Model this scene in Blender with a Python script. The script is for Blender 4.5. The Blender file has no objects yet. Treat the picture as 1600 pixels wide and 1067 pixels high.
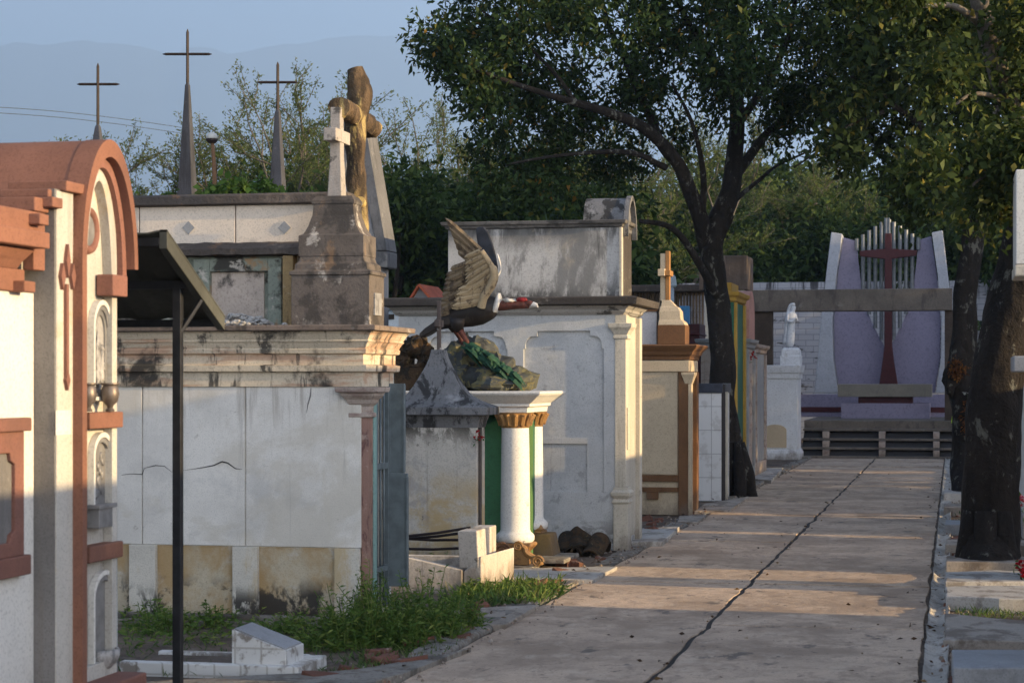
HAZE = .00026
GLOW = (16.8, 16.2, 15.8, 1)
SKYTINT = (1.06, .97, 1.03, 1)
import bpy, math, random
import numpy as np
from mathutils import Vector, Matrix, noise
from mathutils.geometry import tessellate_polygon

S = bpy.context.scene
COL = S.collection
R = math.radians
# ------------------------------------------------------------------ survey helpers
# The place was measured from the photograph: a level camera 1.6 m up, the path running along +Y.
F_PX, EYE = 3200.0, 1.6
YAW = math.atan(690 / 3200)
CA, SA = math.cos(YAW), math.sin(YAW)

def ray(px, py):
    u, w = (px - 800) / F_PX, (595 - py) / F_PX
    return Vector((-SA + CA * u, CA + SA * u, w))
def PD(px, py, D):
    return Vector((0, 0, EYE)) + ray(px, py) * D
def PY(px, py, Y):
    r = ray(px, py); return Vector((0, 0, EYE)) + r * (Y / r.y)
def PX(px, py, X):
    r = ray(px, py); return Vector((0, 0, EYE)) + r * (X / r.x)
def PG(px, py, z=0.0):
    r = ray(px, py); return Vector((0, 0, EYE)) + r * ((z - EYE) / r.z)
def xY(px, Y): return PY(px, 595, Y).x
def zY(px, py, Y): return PY(px, py, Y).z
def yX(px, X): return PX(px, 595, X).y
def zX(px, py, X): return PX(px, py, X).z

# ------------------------------------------------------------------ mesh builder
class MB:
    def __init__(s): s.v = []; s.f = []
    def add(s, vs, fs):
        o = len(s.v); s.v += [tuple(p) for p in vs]
        s.f += [tuple(i + o for i in f) for f in fs]; return s
    def box(s, x0, y0, z0, x1, y1, z1):
        x0, x1 = min(x0, x1), max(x0, x1); y0, y1 = min(y0, y1), max(y0, y1); z0, z1 = min(z0, z1), max(z0, z1)
        v = [(x0,y0,z0),(x1,y0,z0),(x1,y1,z0),(x0,y1,z0),(x0,y0,z1),(x1,y0,z1),(x1,y1,z1),(x0,y1,z1)]
        return s.add(v, [(0,3,2,1),(4,5,6,7),(0,1,5,4),(1,2,6,5),(2,3,7,6),(3,0,4,7)])
    def obox(s, c, size, rot=(0,0,0)):
        m = Matrix.Translation(c) @ (Matrix.Rotation(rot[2],4,'Z') @ Matrix.Rotation(rot[1],4,'Y') @ Matrix.Rotation(rot[0],4,'X'))
        b = MB().box(-size[0]/2,-size[1]/2,-size[2]/2,size[0]/2,size[1]/2,size[2]/2)
        return s.add([m @ Vector(p) for p in b.v], b.f)
    def rings(s, loops, caps=True, closed=True):
        n = len(loops[0]); v = [p for l in loops for p in l]; f = []
        for i in range(len(loops) - 1):
            for j in range(n if closed else n - 1):
                k = (j + 1) % n
                f.append((i*n+j, i*n+k, (i+1)*n+k, (i+1)*n+j))
        if caps and closed:
            f.append(tuple(range(n))[::-1]); f.append(tuple((len(loops)-1)*n + j for j in range(n)))
        return s.add(v, f)
    def loft(s, rects, caps=True):   # rects: (x0,y0,x1,y1,z)
        return s.rings([[(a,b,z),(c,b,z),(c,d,z),(a,d,z)] for a,b,c,d,z in rects], caps)
    def mould(s, x0, y0, x1, y1, prof):   # prof: (offset, z)
        return s.loft([(x0-o, y0-o, x1+o, y1+o, z) for o, z in prof])
    def plate(s, outer, holes, axis, a, b):
        polys = [[Vector((p[0], p[1], 0)) for p in L] for L in [outer] + list(holes)]
        flat = [p for L in polys for p in L]; tris = tessellate_polygon(polys)
        n = len(flat)
        def w(p, c):
            return {'x': (c, p[0], p[1]), 'y': (p[0], c, p[1]), 'z': (p[0], p[1], c)}[axis]
        v = [w(p, a) for p in flat] + [w(p, b) for p in flat]
        f = [tuple(t) for t in tris] + [tuple(i + n for i in t[::-1]) for t in tris]
        o = 0
        for L in polys:
            m = len(L)
            for i in range(m):
                j = (i + 1) % m
                f.append((o+i, o+j, o+j+n, o+i+n))
            o += m
        return s.add(v, f)
    def tube(s, pts, rad, n=8, caps=True, squash=None):
        pts = [Vector(p) for p in pts]; m = len(pts)
        if not hasattr(rad, '__len__'): rad = [rad] * m
        loops = []; up = None
        for i, p in enumerate(pts):
            t = (pts[min(i+1, m-1)] - pts[max(i-1, 0)])
            t = t.normalized() if t.length > 1e-9 else Vector((0,0,1))
            if up is None:
                ref = Vector((0,0,1)) if abs(t.z) < .9 else Vector((0,1,0))
                up = (ref - t * ref.dot(t)).normalized()
            else:
                up = up - t * up.dot(t)
                up = up.normalized() if up.length > 1e-6 else Vector((1,0,0))
            sd = t.cross(up)
            q = squash if squash else 1.0
            loops.append([p + (up * math.cos(a) + sd * math.sin(a) * q) * rad[i] for a in [2*math.pi*k/n for k in range(n)]])
        return s.rings(loops, caps)
    def lathe(s, prof, cx, cy, n=24):
        return s.rings([[(cx + r*math.cos(2*math.pi*k/n), cy + r*math.sin(2*math.pi*k/n), z) for k in range(n)] for r, z in prof])
    def blob(s, c, r, seed=0, rough=.15, nu=14, nv=9, freq=1.6, facet=0):
        c = Vector(c); off = Vector((seed*7.13, seed*3.7, seed*1.9)); loops = []
        for i in range(nv + 1):
            th = math.pi * min(max(i / nv, .02), .98); L = []
            for j in range(nu):
                ph = 2*math.pi*j/nu
                d = Vector((math.sin(th)*math.cos(ph), math.sin(th)*math.sin(ph), math.cos(th)))
                k = 1 + rough * noise.noise(d*freq + off) * 2 + rough*.6*noise.noise(d*freq*2.7 + off)
                if facet: k = round(k*facet)/facet*.5 + k*.5
                L.append((c.x + d.x*r[0]*k, c.y + d.y*r[1]*k, c.z + d.z*r[2]*k))
            loops.append(L[::-1])
        return s.rings(loops)

def norm_mesh(me):
    import bmesh
    bm = bmesh.new(); bm.from_mesh(me); bmesh.ops.recalc_face_normals(bm, faces=bm.faces); bm.to_mesh(me); bm.free()

ORG = {}
def link(name, me, mat, parent, loc):
    o = bpy.data.objects.new(name, me); COL.objects.link(o)
    if mat: me.materials.append(mat)
    if parent is not None:
        o.parent = parent; ORG[o.name] = ORG[parent.name]
    else:
        o.location = loc; ORG[o.name] = Vector(loc)
    return o
def mk(name, mb, mat, parent=None, smooth=False, bevel=0.0, base=None, fix=True):
    if parent is not None: L = ORG[parent.name]
    elif base is not None: L = Vector(base)
    else:
        a = np.array(mb.v); L = Vector(((a[:,0].min()+a[:,0].max())/2, (a[:,1].min()+a[:,1].max())/2, a[:,2].min()))
    me = bpy.data.meshes.new(name)
    me.from_pydata([(p[0]-L.x, p[1]-L.y, p[2]-L.z) for p in mb.v], [], mb.f)
    if fix: norm_mesh(me)
    if smooth:
        me.polygons.foreach_set('use_smooth', [True]*len(me.polygons))
    o = link(name, me, mat, parent, L)
    if smooth == 'auto':
        me.set_sharp_from_angle(angle=R(38))
    if bevel:
        m = o.modifiers.new('edge', 'BEVEL'); m.width = bevel; m.segments = 2; m.limit_method = 'ANGLE'; m.angle_limit = R(35)
        m.use_clamp_overlap = True
    return o
def tag(o, label=None, cat=None, group=None, kind=None):
    if label:
        o['label'] = label
        if not kind: o['kind'] = 'thing'
    if cat: o['category'] = cat
    if group: o['group'] = group
    if kind: o['kind'] = kind
    return o
def thing(name, label, cat, loc, group=None):
    o = bpy.data.objects.new(name, None); COL.objects.link(o); o.location = loc; o.empty_display_size = .2
    ORG[o.name] = Vector(loc)
    return tag(o, label, cat, group)
def dup(root, loc, rz=0.0, scale=None, label=None, group=None):
    def cp(o, parent):
        c = o.copy(); COL.objects.link(c); c.parent = parent
        for ch in o.children: cp(ch, c)
        return c
    r = cp(root, None); r.location = loc; r.rotation_euler[2] = rz
    if scale is not None: r.scale = scale if hasattr(scale, '__len__') else (scale,)*3
    if label: r['label'] = label
    if group: r['group'] = group
    return r

# ------------------------------------------------------------------ materials
class NT:
    def __init__(s, name):
        s.m = bpy.data.materials.new(name); s.m.use_nodes = True
        s.t = s.m.node_tree; s.t.nodes.clear()
        s.pos = s.n('ShaderNodeNewGeometry').outputs['Position']
    def n(s, typ, **kw):
        x = s.t.nodes.new(typ)
        for k, v in kw.items(): setattr(x, k, v)
        return x
    def l(s, a, b): s.t.links.new(a, b)
    def mapped(s, scale, loc=(0,0,0)):
        m = s.n('ShaderNodeMapping'); m.inputs['Scale'].default_value = scale if hasattr(scale,'__len__') else (scale,)*3
        m.inputs['Location'].default_value = loc
        s.l(s.pos, m.inputs['Vector']); return m.outputs[0]
    def noise(s, scale, detail=5, rough=.6, loc=(0,0,0), dist=0):
        x = s.n('ShaderNodeTexNoise'); x.inputs['Scale'].default_value = 1; x.inputs['Detail'].default_value = detail
        x.inputs['Roughness'].default_value = rough; x.inputs['Distortion'].default_value = dist
        s.l(s.mapped(scale, loc), x.inputs['Vector']); return x.outputs['Fac']
    def rng(s, val, a, b, c=0., d=1., smooth=True):
        x = s.n('ShaderNodeMapRange'); x.interpolation_type = 'SMOOTHSTEP' if smooth else 'LINEAR'
        s.l(val, x.inputs[0])
        for i, q in enumerate((a, b, c, d)): x.inputs[i+1].default_value = q
        return x.outputs[0]
    def math(s, op, a, b):
        x = s.n('ShaderNodeMath', operation=op)
        for i, q in enumerate((a, b)):
            if isinstance(q, (int, float)): x.inputs[i].default_value = q
            else: s.l(q, x.inputs[i])
        return x.outputs[0]
    def z(s):
        x = s.n('ShaderNodeSeparateXYZ'); s.l(s.pos, x.inputs[0]); return x.outputs[2]
    def mix(s, fac, a, b):
        x = s.n('ShaderNodeMix', data_type='RGBA')
        if isinstance(fac, (int, float)): x.inputs[0].default_value = fac
        else: s.l(fac, x.inputs[0])
        for i, q in ((6, a), (7, b)):
            if isinstance(q, tuple): x.inputs[i].default_value = (*q[:3], 1)
            else: s.l(q, x.inputs[i])
        return x.outputs[2]
    def out(s, col, rough=.85, bump=None, bstr=.3, bdist=.01, metal=0., spec=.3):
        p = s.n('ShaderNodeBsdfPrincipled'); o = s.n('ShaderNodeOutputMaterial')
        if isinstance(col, tuple): p.inputs['Base Color'].default_value = (*col, 1)
        else: s.l(col, p.inputs['Base Color'])
        if isinstance(rough, (int, float)): p.inputs['Roughness'].default_value = rough
        else: s.l(rough, p.inputs['Roughness'])
        p.inputs['Metallic'].default_value = metal; p.inputs['Specular IOR Level'].default_value = spec
        if bump is not None:
            b = s.n('ShaderNodeBump'); b.inputs['Strength'].default_value = bstr; b.inputs['Distance'].default_value = bdist
            s.l(bump, b.inputs['Height']); s.l(b.outputs[0], p.inputs['Normal'])
        s.l(p.outputs[0], o.inputs[0]); return s.m

SEED = [0]
SPLASH = {'cream_stucco','grey_render','white_paint','stained_white_wall','cream_facade','beige_paint','brown_paint','cool_white_paint','dark_green_paint','terracotta_paint','chipped_limewash','capital_stone','red_marble','pale_fin_paint','brown_block'}
def worn(name, base, stains=(), var=.12, rough=.85, bstr=.35, bdist=.012, grain=60, spec=.25, vscale=1.3):
    """plaster, concrete, stone, old paint: a base colour with patchy tone, fine grain and stains of their own shape.
    stain = (colour, scale, lo, hi, strength[, (z_none, z_full)])"""
    t = NT(name); SEED[0] += 1; L = (SEED[0]*3.7, SEED[0]*1.3, SEED[0]*2.1)
    dark = tuple(c*(1-var*1.6) for c in base); lite = tuple(min(.92, c*(1+var*.6)) for c in base)
    c = t.mix(t.rng(t.noise(vscale, 6, .65, L), .34, .66), dark, lite)
    g = t.noise(grain, 3, .7, L)
    c = t.mix(t.rng(g, .34, .50, .42, 0.), c, tuple(q*.42 for q in base))
    c = t.mix(t.rng(t.noise(grain*.28, 6, .75, (L[1], L[2], L[0])), .52, .72, 0., .45), c, tuple(q*.62 for q in base))
    for i, st in enumerate(stains):
        col, sc, lo, hi, k = st[:5]
        m = t.rng(t.noise(sc, 7, .68, (L[0]+i*11.3, L[1]-i*5.1, L[2]+i*2.7), .3), lo, hi)
        m = t.math('MULTIPLY', m, k)
        if len(st) > 5:
            zz = t.math('ADD', t.z(), t.rng(t.noise(4, 4, .6, L), 0, 1, -.08, .08, False))
            m = t.math('MULTIPLY', m, t.rng(zz, st[5][0], st[5][1]))
        c = t.mix(m, c, col)
    if name in SPLASH:      # mud thrown up by rain at the foot of the walls, and thin drips
        m = t.rng(t.math('ADD', t.z(), t.math('MULTIPLY', t.noise((6,6,3), 6, .7, L), .9)), .72, .40)
        c = t.mix(t.math('MULTIPLY', m, .7), c, (.13,.10,.075))
        if 'paint' not in name:
            m = t.rng(t.noise((15,15,.55), 5, .6, (L[2],L[0],L[1])), .57, .69, 0., .4)
            c = t.mix(m, c, (.16,.14,.12))
    h = t.math('ADD', t.math('MULTIPLY', g, .4), t.noise(9, 6, .6, L))
    return t.out(c, rough, h, bstr, bdist, spec=spec)
def flat(name, col, rough=.5, metal=0., var=.08, bstr=.1, spec=.4):
    t = NT(name); SEED[0] += 1
    n = t.noise(14, 5, .6, (SEED[0]*2.2,)*3)
    c = t.mix(t.rng(n, .3, .7), tuple(q*(1-var*2) for q in col), tuple(q*(1+var) for q in col))
    return t.out(c, rough, n, bstr, .004, metal, spec)
def leafmat(name, cols, trans=.35, rough=.55):
    """cols: list of (pos, colour) picked per leaf"""
    t = NT(name)
    g = t.n('ShaderNodeNewGeometry'); r = t.n('ShaderNodeValToRGB'); r.color_ramp.interpolation = 'LINEAR'
    e = r.color_ramp.elements
    while len(e) < len(cols): e.new(.5)
    for x, (p, c) in zip(e, cols): x.position = p; x.color = (*c, 1)
    t.l(g.outputs['Random Per Island'], r.inputs[0])
    p = t.n('ShaderNodeBsdfPrincipled'); p.inputs['Roughness'].default_value = rough; p.inputs['Specular IOR Level'].default_value = .12
    tr = t.n('ShaderNodeBsdfTranslucent'); mx = t.n('ShaderNodeMixShader'); mx.inputs[0].default_value = trans
    o = t.n('ShaderNodeOutputMaterial')
    t.l(r.outputs[0], p.inputs['Base Color']); t.l(r.outputs[0], tr.inputs[0])
    t.l(p.outputs[0], mx.inputs[1]); t.l(tr.outputs[0], mx.inputs[2]); t.l(mx.outputs[0], o.inputs[0])
    return t.m

# ------------------------------------------------------------------ foliage
def unit(a): return a / np.maximum(np.linalg.norm(a, axis=1, keepdims=True), 1e-9)
def leaves_mesh(name, base, d, length, width, rng, fold=.15):
    """kite-shaped leaves: base points, directions, lengths, widths"""
    n = len(base)
    ref = unit(rng.normal(size=(n,3)) + np.array([0,0,1.2])); sd = unit(np.cross(d, ref)); nr = np.cross(sd, d)
    L = length[:,None]; W = width[:,None]
    v = np.empty((n,4,3)); v[:,0] = base; v[:,1] = base + d*L*.45 + sd*W + nr*L*fold
    v[:,2] = base + d*L; v[:,3] = base + d*L*.45 - sd*W + nr*L*fold
    me = bpy.data.meshes.new(name)
    me.vertices.add(4*n); me.vertices.foreach_set('co', v.reshape(-1))
    me.loops.add(4*n); me.loops.foreach_set('vertex_index', np.arange(4*n, dtype=np.int32))
    me.polygons.add(n); me.polygons.foreach_set('loop_start', np.arange(0,4*n,4, dtype=np.int32))
    me.update(calc_edges=True); return me
def clump_points(blobs, dens, rng, per=9, gap=.42, spread=.16):
    """twigs through the blobs' volume, each with a spray of leaves; returns leaf bases and directions"""
    B = []; D = []
    for c, r, k in blobs:
        n = max(3, int(dens * k)); u = unit(rng.normal(size=(n,3))); rr = rng.random(n)**.45
        p = np.array(c) + u * rr[:,None] * np.array(r)
        keep = np.array([noise.noise(Vector(q)*1.7) + .5 > gap*rng.uniform(.6,1.2) for q in p]); p = p[keep]; u = u[keep]
        if not len(p): continue
        m = len(p); q = np.repeat(p, per, 0); uo = np.repeat(u, per, 0)
        q = q + rng.normal(size=q.shape) * spread
        dd = unit(rng.normal(size=q.shape)*.8 + uo*.5 + np.array([0,0,-.45]))
        B.append(q); D.append(dd)
    return np.concatenate(B), np.concatenate(D)
def crown(blobs, dens, lsize, mat, parent, rng, per=9, gap=.42, spread=.16, name='crown', asp=.2):
    b, d = clump_points(blobs, dens, rng, per, gap, spread)
    n = len(b); L = lsize * rng.uniform(.6, 1.35, n)
    o = ORG[parent.name] if parent else Vector((0,0,0))
    me = leaves_mesh(name, b - np.array(o), d, L, L*asp*rng.uniform(.7,1.3,n), rng)
    me.materials.append(mat)
    ob = bpy.data.objects.new(name, me); COL.objects.link(ob)
    if parent: ob.parent = parent; ORG[ob.name] = o
    return ob
def curve_pts(pts, n=10, wob=0, seed=0):
    """Catmull-Rom through the points"""
    P = [Vector(p) for p in pts]; P = [P[0]*2-P[1]] + P + [P[-1]*2-P[-2]]; out = []
    for i in range(1, len(P)-2):
        for k in range(n):
            t = k/n; a,b,c,d = P[i-1],P[i],P[i+1],P[i+2]
            out.append(.5*((2*b)+(c-a)*t+(2*a-5*b+4*c-d)*t*t+(3*b-a-3*c+d)*t**3))
    out.append(P[-2].copy())
    if wob:
        for i in range(1, len(out)-1):
            out[i] += Vector((noise.noise(out[i]*1.3+Vector((seed,0,0))), noise.noise(out[i]*1.3+Vector((0,seed,9))), 0))*wob
    return out
def roughen(mb, amp, fx=16, fz=4):
    for i, p in enumerate(mb.v):
        v = Vector(p); q = Vector((v.x*fx, v.y*fx, v.z*fz))
        mb.v[i] = tuple(v + Vector((noise.noise(q), noise.noise(q+Vector((7,3,1))), 0))*amp + Vector((noise.noise(v*3.1), noise.noise(v*3.1+Vector((5,5,5))), 0))*amp*1.3)
def limb(mb, pts, r0, r1, n=8, sub=6, wob=.05, seed=0):
    c = curve_pts(pts, sub, wob, seed); m = len(c)
    mb.tube(c, [r0+(r1-r0)*(i/(m-1))**.8 for i in range(m)], n)
# ------------------------------------------------------------------ camera, sun, sky
cam_d = bpy.data.cameras.new('camera'); cam = bpy.data.objects.new('camera', cam_d); COL.objects.link(cam)
cam.location = (0, 0, EYE); cam.rotation_euler = (R(90), 0, YAW)
cam_d.sensor_width = 36; cam_d.lens = 36 * F_PX / 1600; cam_d.shift_y = 62 / 1600 - .5/1600
cam_d.clip_start = .1; cam_d.clip_end = 20000
cam_d.dof.use_dof = True; cam_d.dof.focus_distance = 19; cam_d.dof.aperture_fstop = 6.3
S.camera = cam
SUN_AZ, SUN_EL = R(-5.5), R(10.5)
sd = Vector((math.cos(SUN_AZ)*math.cos(SUN_EL), math.sin(SUN_AZ)*math.cos(SUN_EL), math.sin(SUN_EL)))
sun_d = bpy.data.lights.new('sun', 'SUN'); sun_d.energy = 5.0; sun_d.angle = R(.5); sun_d.color = (1.0, .72, .37)
sun = bpy.data.objects.new('sun', sun_d); COL.objects.link(sun); sun.rotation_euler = sd.to_track_quat('Z', 'Y').to_euler()
W = bpy.data.worlds.new('World'); S.world = W; W.use_nodes = True
wt = W.node_tree; bg = wt.nodes['Background']
sky = wt.nodes.new('ShaderNodeTexSky'); sky.sky_type = 'NISHITA'; sky.sun_disc = False
sky.sun_elevation = SUN_EL; sky.sun_rotation = math.atan2(sd.x, sd.y); sky.dust_density = 0.3; sky.air_density = 1.0; sky.ozone_density = 3.0
# added glow lobe low in the sky, off the sun, to brighten camera-facing walls
tc = wt.nodes.new('ShaderNodeTexCoord'); dp = wt.nodes.new('ShaderNodeVectorMath'); dp.operation = 'DOT_PRODUCT'; dp.inputs[1].default_value = Vector((math.cos(R(-42)), math.sin(R(-42)), .12)).normalized()
wt.links.new(tc.outputs['Generated'], dp.inputs[0])
mr = wt.nodes.new('ShaderNodeMapRange'); mr.inputs[1].default_value = -.25; mr.inputs[2].default_value = 1; wt.links.new(dp.outputs['Value'], mr.inputs[0])
pw = wt.nodes.new('ShaderNodeMath'); pw.operation = 'POWER'; pw.inputs[1].default_value = 2.2; wt.links.new(mr.outputs[0], pw.inputs[0])
gl = wt.nodes.new('ShaderNodeMix'); gl.data_type = 'RGBA'; gl.inputs[6].default_value = (0,0,0,1); gl.inputs[7].default_value = GLOW; 
sz_ = wt.nodes.new('ShaderNodeSeparateXYZ'); wt.links.new(tc.outputs['Generated'], sz_.inputs[0])
lo_ = wt.nodes.new('ShaderNodeMapRange'); lo_.inputs[1].default_value = 0; lo_.inputs[2].default_value = .85; lo_.inputs[3].default_value = 1; lo_.inputs[4].default_value = 0; wt.links.new(sz_.outputs[2], lo_.inputs[0])
lw = wt.nodes.new('ShaderNodeMath'); lw.operation = 'MULTIPLY'; wt.links.new(lo_.outputs[0], lw.inputs[0]); wt.links.new(pw.outputs[0], lw.inputs[1])
wt.links.new(lw.outputs[0], gl.inputs[0])
tn = wt.nodes.new('ShaderNodeMix'); tn.data_type = 'RGBA'; tn.blend_type = 'MULTIPLY'; tn.inputs[0].default_value = 1; tn.inputs[7].default_value = SKYTINT; 
cn = wt.nodes.new('ShaderNodeTexNoise'); cn.inputs['Detail'].default_value = 5; cn.inputs['Scale'].default_value = 1; cm = wt.nodes.new('ShaderNodeMapping'); cm.inputs['Scale'].default_value = (5,5,22)
wt.links.new(tc.outputs['Generated'], cm.inputs[0]); wt.links.new(cm.outputs[0], cn.inputs['Vector'])
cr_ = wt.nodes.new('ShaderNodeMapRange'); cr_.inputs[1].default_value = .42; cr_.inputs[2].default_value = .68; cr_.inputs[4].default_value = .30; wt.links.new(cn.outputs['Fac'], cr_.inputs[0])
cx_ = wt.nodes.new('ShaderNodeMix'); cx_.data_type = 'RGBA'; cx_.inputs[7].default_value = (2.75,2.75,2.95,1); wt.links.new(cr_.outputs[0], cx_.inputs[0]); wt.links.new(sky.outputs[0], cx_.inputs[6])
wt.links.new(cx_.outputs[2], tn.inputs[6])
ad = wt.nodes.new('ShaderNodeMix'); ad.data_type = 'RGBA'; ad.blend_type = 'ADD'; ad.inputs[0].default_value = 1; wt.links.new(tn.outputs[2], ad.inputs[6]); wt.links.new(gl.outputs[2], ad.inputs[7])
wt.links.new(ad.outputs[2], bg.inputs[0]); bg.inputs[1].default_value = .152
S.view_settings.view_transform = 'Standard'; S.view_settings.look = 'None'; S.view_settings.exposure = 0.66; S.view_settings.gamma = 1
S.cycles.use_denoising = True
try: S.cycles.denoiser = 'OPENIMAGEDENOISE'
except Exception: pass
S.cycles.max_bounces = 7; S.cycles.diffuse_bounces = 3; S.cycles.glossy_bounces = 2; S.cycles.transmission_bounces = 4; S.cycles.volume_bounces = 0
S.cycles.transparent_max_bounces = 4; S.cycles.sample_clamp_indirect = 6; S.cycles.use_adaptive_sampling = True; S.cycles.adaptive_threshold = .015

# ------------------------------------------------------------------ palette
GRIME = (.035, .032, .028); MOSS = (.05, .055, .03); OCHRE = (.34, .24, .11); RUST = (.22, .1, .045)
M = {}
M['dirt'] = worn('dirt', (.15, .11, .08), [((.08,.06,.045), 2, .5, .62, .8), ((.23,.19,.15), 5, .55, .65, .7)], .25, .95, .9, .03, 25)
M['path'] = worn('path_concrete', (.54, .405, .29), [((.25,.18,.125), (1.3,1.0,1), .47, .60, .6), ((.60,.48,.36), (5,3,1), .52, .66, .45), ((.32,.24,.175), (9,5,3), .52, .61, .55), ((.09,.08,.07), (4,2.2,1), .59, .67, .7), ((.12,.1,.085), 22, .60, .68, .85), ((.10,.08,.06), 9, .62, .67, .8)], .16, .92, .8, .02, 80)
M['kerb'] = worn('kerb_concrete', (.25, .225, .19), [((.07,.06,.05), 3, .48, .6, .8), ((.14,.11,.08), 14, .5, .6, .7)], .2, .95, .9, .02, 50)
M['gutter'] = worn('gutter_mortar', (.46, .42, .36), [((.15,.125,.10), (9,4,4), .53, .64, .8), ((.2,.15,.11), 12, .56, .66, .7)], .2, .95, 1.0, .03, 50)
M['asphalt_gap'] = flat('joint_dirt', (.03, .026, .022), .95)
M['hill'] = worn('hill_forest', (.07, .09, .06), [], .2, .95, 0, .01, .01, vscale=.001)

# ------------------------------------------------------------------ ground, path, gutter
g = MB()
xs = [-12000, -1200, -300, -60, -20, -3.12, .02, 8, 40, 300]; ys = [-260, -60, -2, 60, 300, 1200, 12000]
for i in range(len(xs)):
    for j in range(len(ys)): g.v.append((xs[i], ys[j], -.012))
n = len(ys)
for i in range(len(xs)-1):
    for j in range(n-1): g.f.append((i*n+j, (i+1)*n+j, (i+1)*n+j+1, i*n+j+1))
tag(mk('ground', g, M['dirt'], base=(0,0,0)), kind='structure')
PL, PR, PC = -2.87, -.19, -1.577
rng = random.Random(4)
def slab_edge(x, ys_, amp, fr, seed): return [(x + amp*noise.noise(Vector((seed, y*fr, 0))), y) for y in ys_]
p = MB(); y = -2.0
def plank(x0f, x1f, ya, yb, z):
    N = 9; ysl = [ya + (yb-ya)*i/N for i in range(N+1)]
    ring = [(x0f(q), q) for q in ysl] + [(x1f(q), q) for q in ysl[::-1]]
    p.plate(ring, [], 'z', z, -.11)
cl = lambda q: PC + .03*noise.noise(Vector((3, q*1.7, 0))) + .016*noise.noise(Vector((8, q*6, 0)))
lf = lambda q: PL + .03*noise.noise(Vector((5, q*1.1, 0))) + .012*noise.noise(Vector((6, q*7, 0)))
rf = lambda q: PR + .02*noise.noise(Vector((9, q*1.4, 0))) + .01*noise.noise(Vector((2, q*8, 0)))
while y < 43.0:
    L = 1.4
    for side in (0, 1):
        z = rng.uniform(-.004, .006); e = rng.uniform(.006, .014)
        a, b = (lf, lambda q: cl(q)-.017) if side == 0 else (lambda q: cl(q)+.017, rf)
        plank(a, b, y+e, min(y+L-.003, 42.9), z)
    y += L
tag(mk('path', p, M['path'], bevel=.006), kind='structure')
gv = MB(); rg = random.Random(77)
for i in range(1500):
    y = 10.2 + 30*rg.random()**1.6; side = rg.random()
    x = PL - .02 - abs(rg.gauss(0,.2)) if side < .72 else (PR + .12 + abs(rg.gauss(0,.08)))
    if side < .1: x = PL + abs(rg.gauss(0,.06))
    s_ = rg.uniform(.004,.02); z = .012 if x > PL-.25 else -.004
    a = [Vector((rg.uniform(.6,1)*s_*math.cos(t_), rg.uniform(.6,1)*s_*math.sin(t_), 0)) for t_ in (0,1.3,2.5,3.9,5.1)]
    c0 = Vector((x,y,z)); gv.add([c0+q for q in a] + [c0+q*.55+Vector((0,0,s_*rg.uniform(.5,1.1))) for q in a], [(0,1,6,5),(1,2,7,6),(2,3,8,7),(3,4,9,8),(4,0,5,9),(5,6,7,8,9)])
tag(mk('gravel', gv, worn('verge_gravel', (.22,.17,.13), [((.36,.32,.28), 11, .5, .6, .8), ((.2,.085,.055), 6, .58, .66, .8)], .25, .95, .4, .006, 60), base=(0,0,0)), kind='stuff')
tag(mk('path_joint', MB().box(PC-.2, -2, -.05, PC+.2, 42.8, -.0112+.003), M['asphalt_gap'], base=(PC,0,0)), kind='structure')
k = MB(); y = 0.0
while y < 42.6:
    L = rng.uniform(.7, 1.15); N = 5
    w0, w1 = PL-.02+rng.uniform(-.01,.01), PL-.21+rng.uniform(-.05,.03); z = .012 + rng.uniform(-.012, .02)
    k.rings([[(w0+rng.uniform(-.02,.005), yy, -.12), (w0+rng.uniform(-.025,0), yy, z-.02), (w0-.03, yy, z), (w1+rng.uniform(-.03,.03), yy, z+rng.uniform(-.02,.01)), (w1-.02, yy, -.12)] for yy in [y+.01+(L-.02)*i/N for i in range(N+1)]])
    y += L
tag(mk('kerb', k, M['kerb'], bevel=.012), kind='structure')
gt = MB(); loops = []
for i in range(360):
    y = -1 + i*.122; L = []
    for j in range(9):
        u = j/8; x = -.165 + .135*u + .012*noise.noise(Vector((1, y*2.2, j*.4)))
        z = .024 - .022*math.sin(math.pi*u) + .022*noise.noise(Vector((x*9, y*3.2, 4))) + .016*noise.noise(Vector((x*20, y*11, 7)))
        if j in (0, 8): z = max(z, -.002) + .006
        L.append((x, y, z))
    L += [(-.03, y, -.14), (-.165, y, -.14)]
    loops.append(L)
gt.rings(loops)
tag(mk('gutter', gt, M['gutter'], smooth=True), kind='structure')

# ------------------------------------------------------------------ far hills
hm = MB(); nx, nd = 90, 10; prof = [(-1500,75),(-900,78),(-300,78),(0,72),(80,66),(160,66),(230,72),(265,88),(300,70),(360,84),(460,66),(560,55),(700,60),(900,80),(1300,60),(2400,80)]
def hill_y(px):
    for (a, ya), (b, yb) in zip(prof, prof[1:]):
        if px <= b: return ya + (yb-ya)*(px-a)/(b-a)
    return prof[-1][1]
loops = []
for i in range(nx+1):
    px = -600 + 2000*i/nx; top = 595 - hill_y(px) + 9*noise.noise(Vector((px*.02, 1, 0)))
    L = []
    for j in range(nd+1):
        u = j/nd; D = 6500 + 3500*u
        hgt = top/F_PX*10000*(u**1.15) * (1 + .10*noise.noise(Vector((px*.012, u*4, 2)))*(1-u))
        q = PD(px, 595, D); L.append((q.x, q.y, hgt - 1))
    loops.append(L)
hm.rings(loops, caps=False, closed=False)
tag(mk('hills', hm, M['hill'], smooth=True, base=(0,0,0)), kind='structure')

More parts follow.
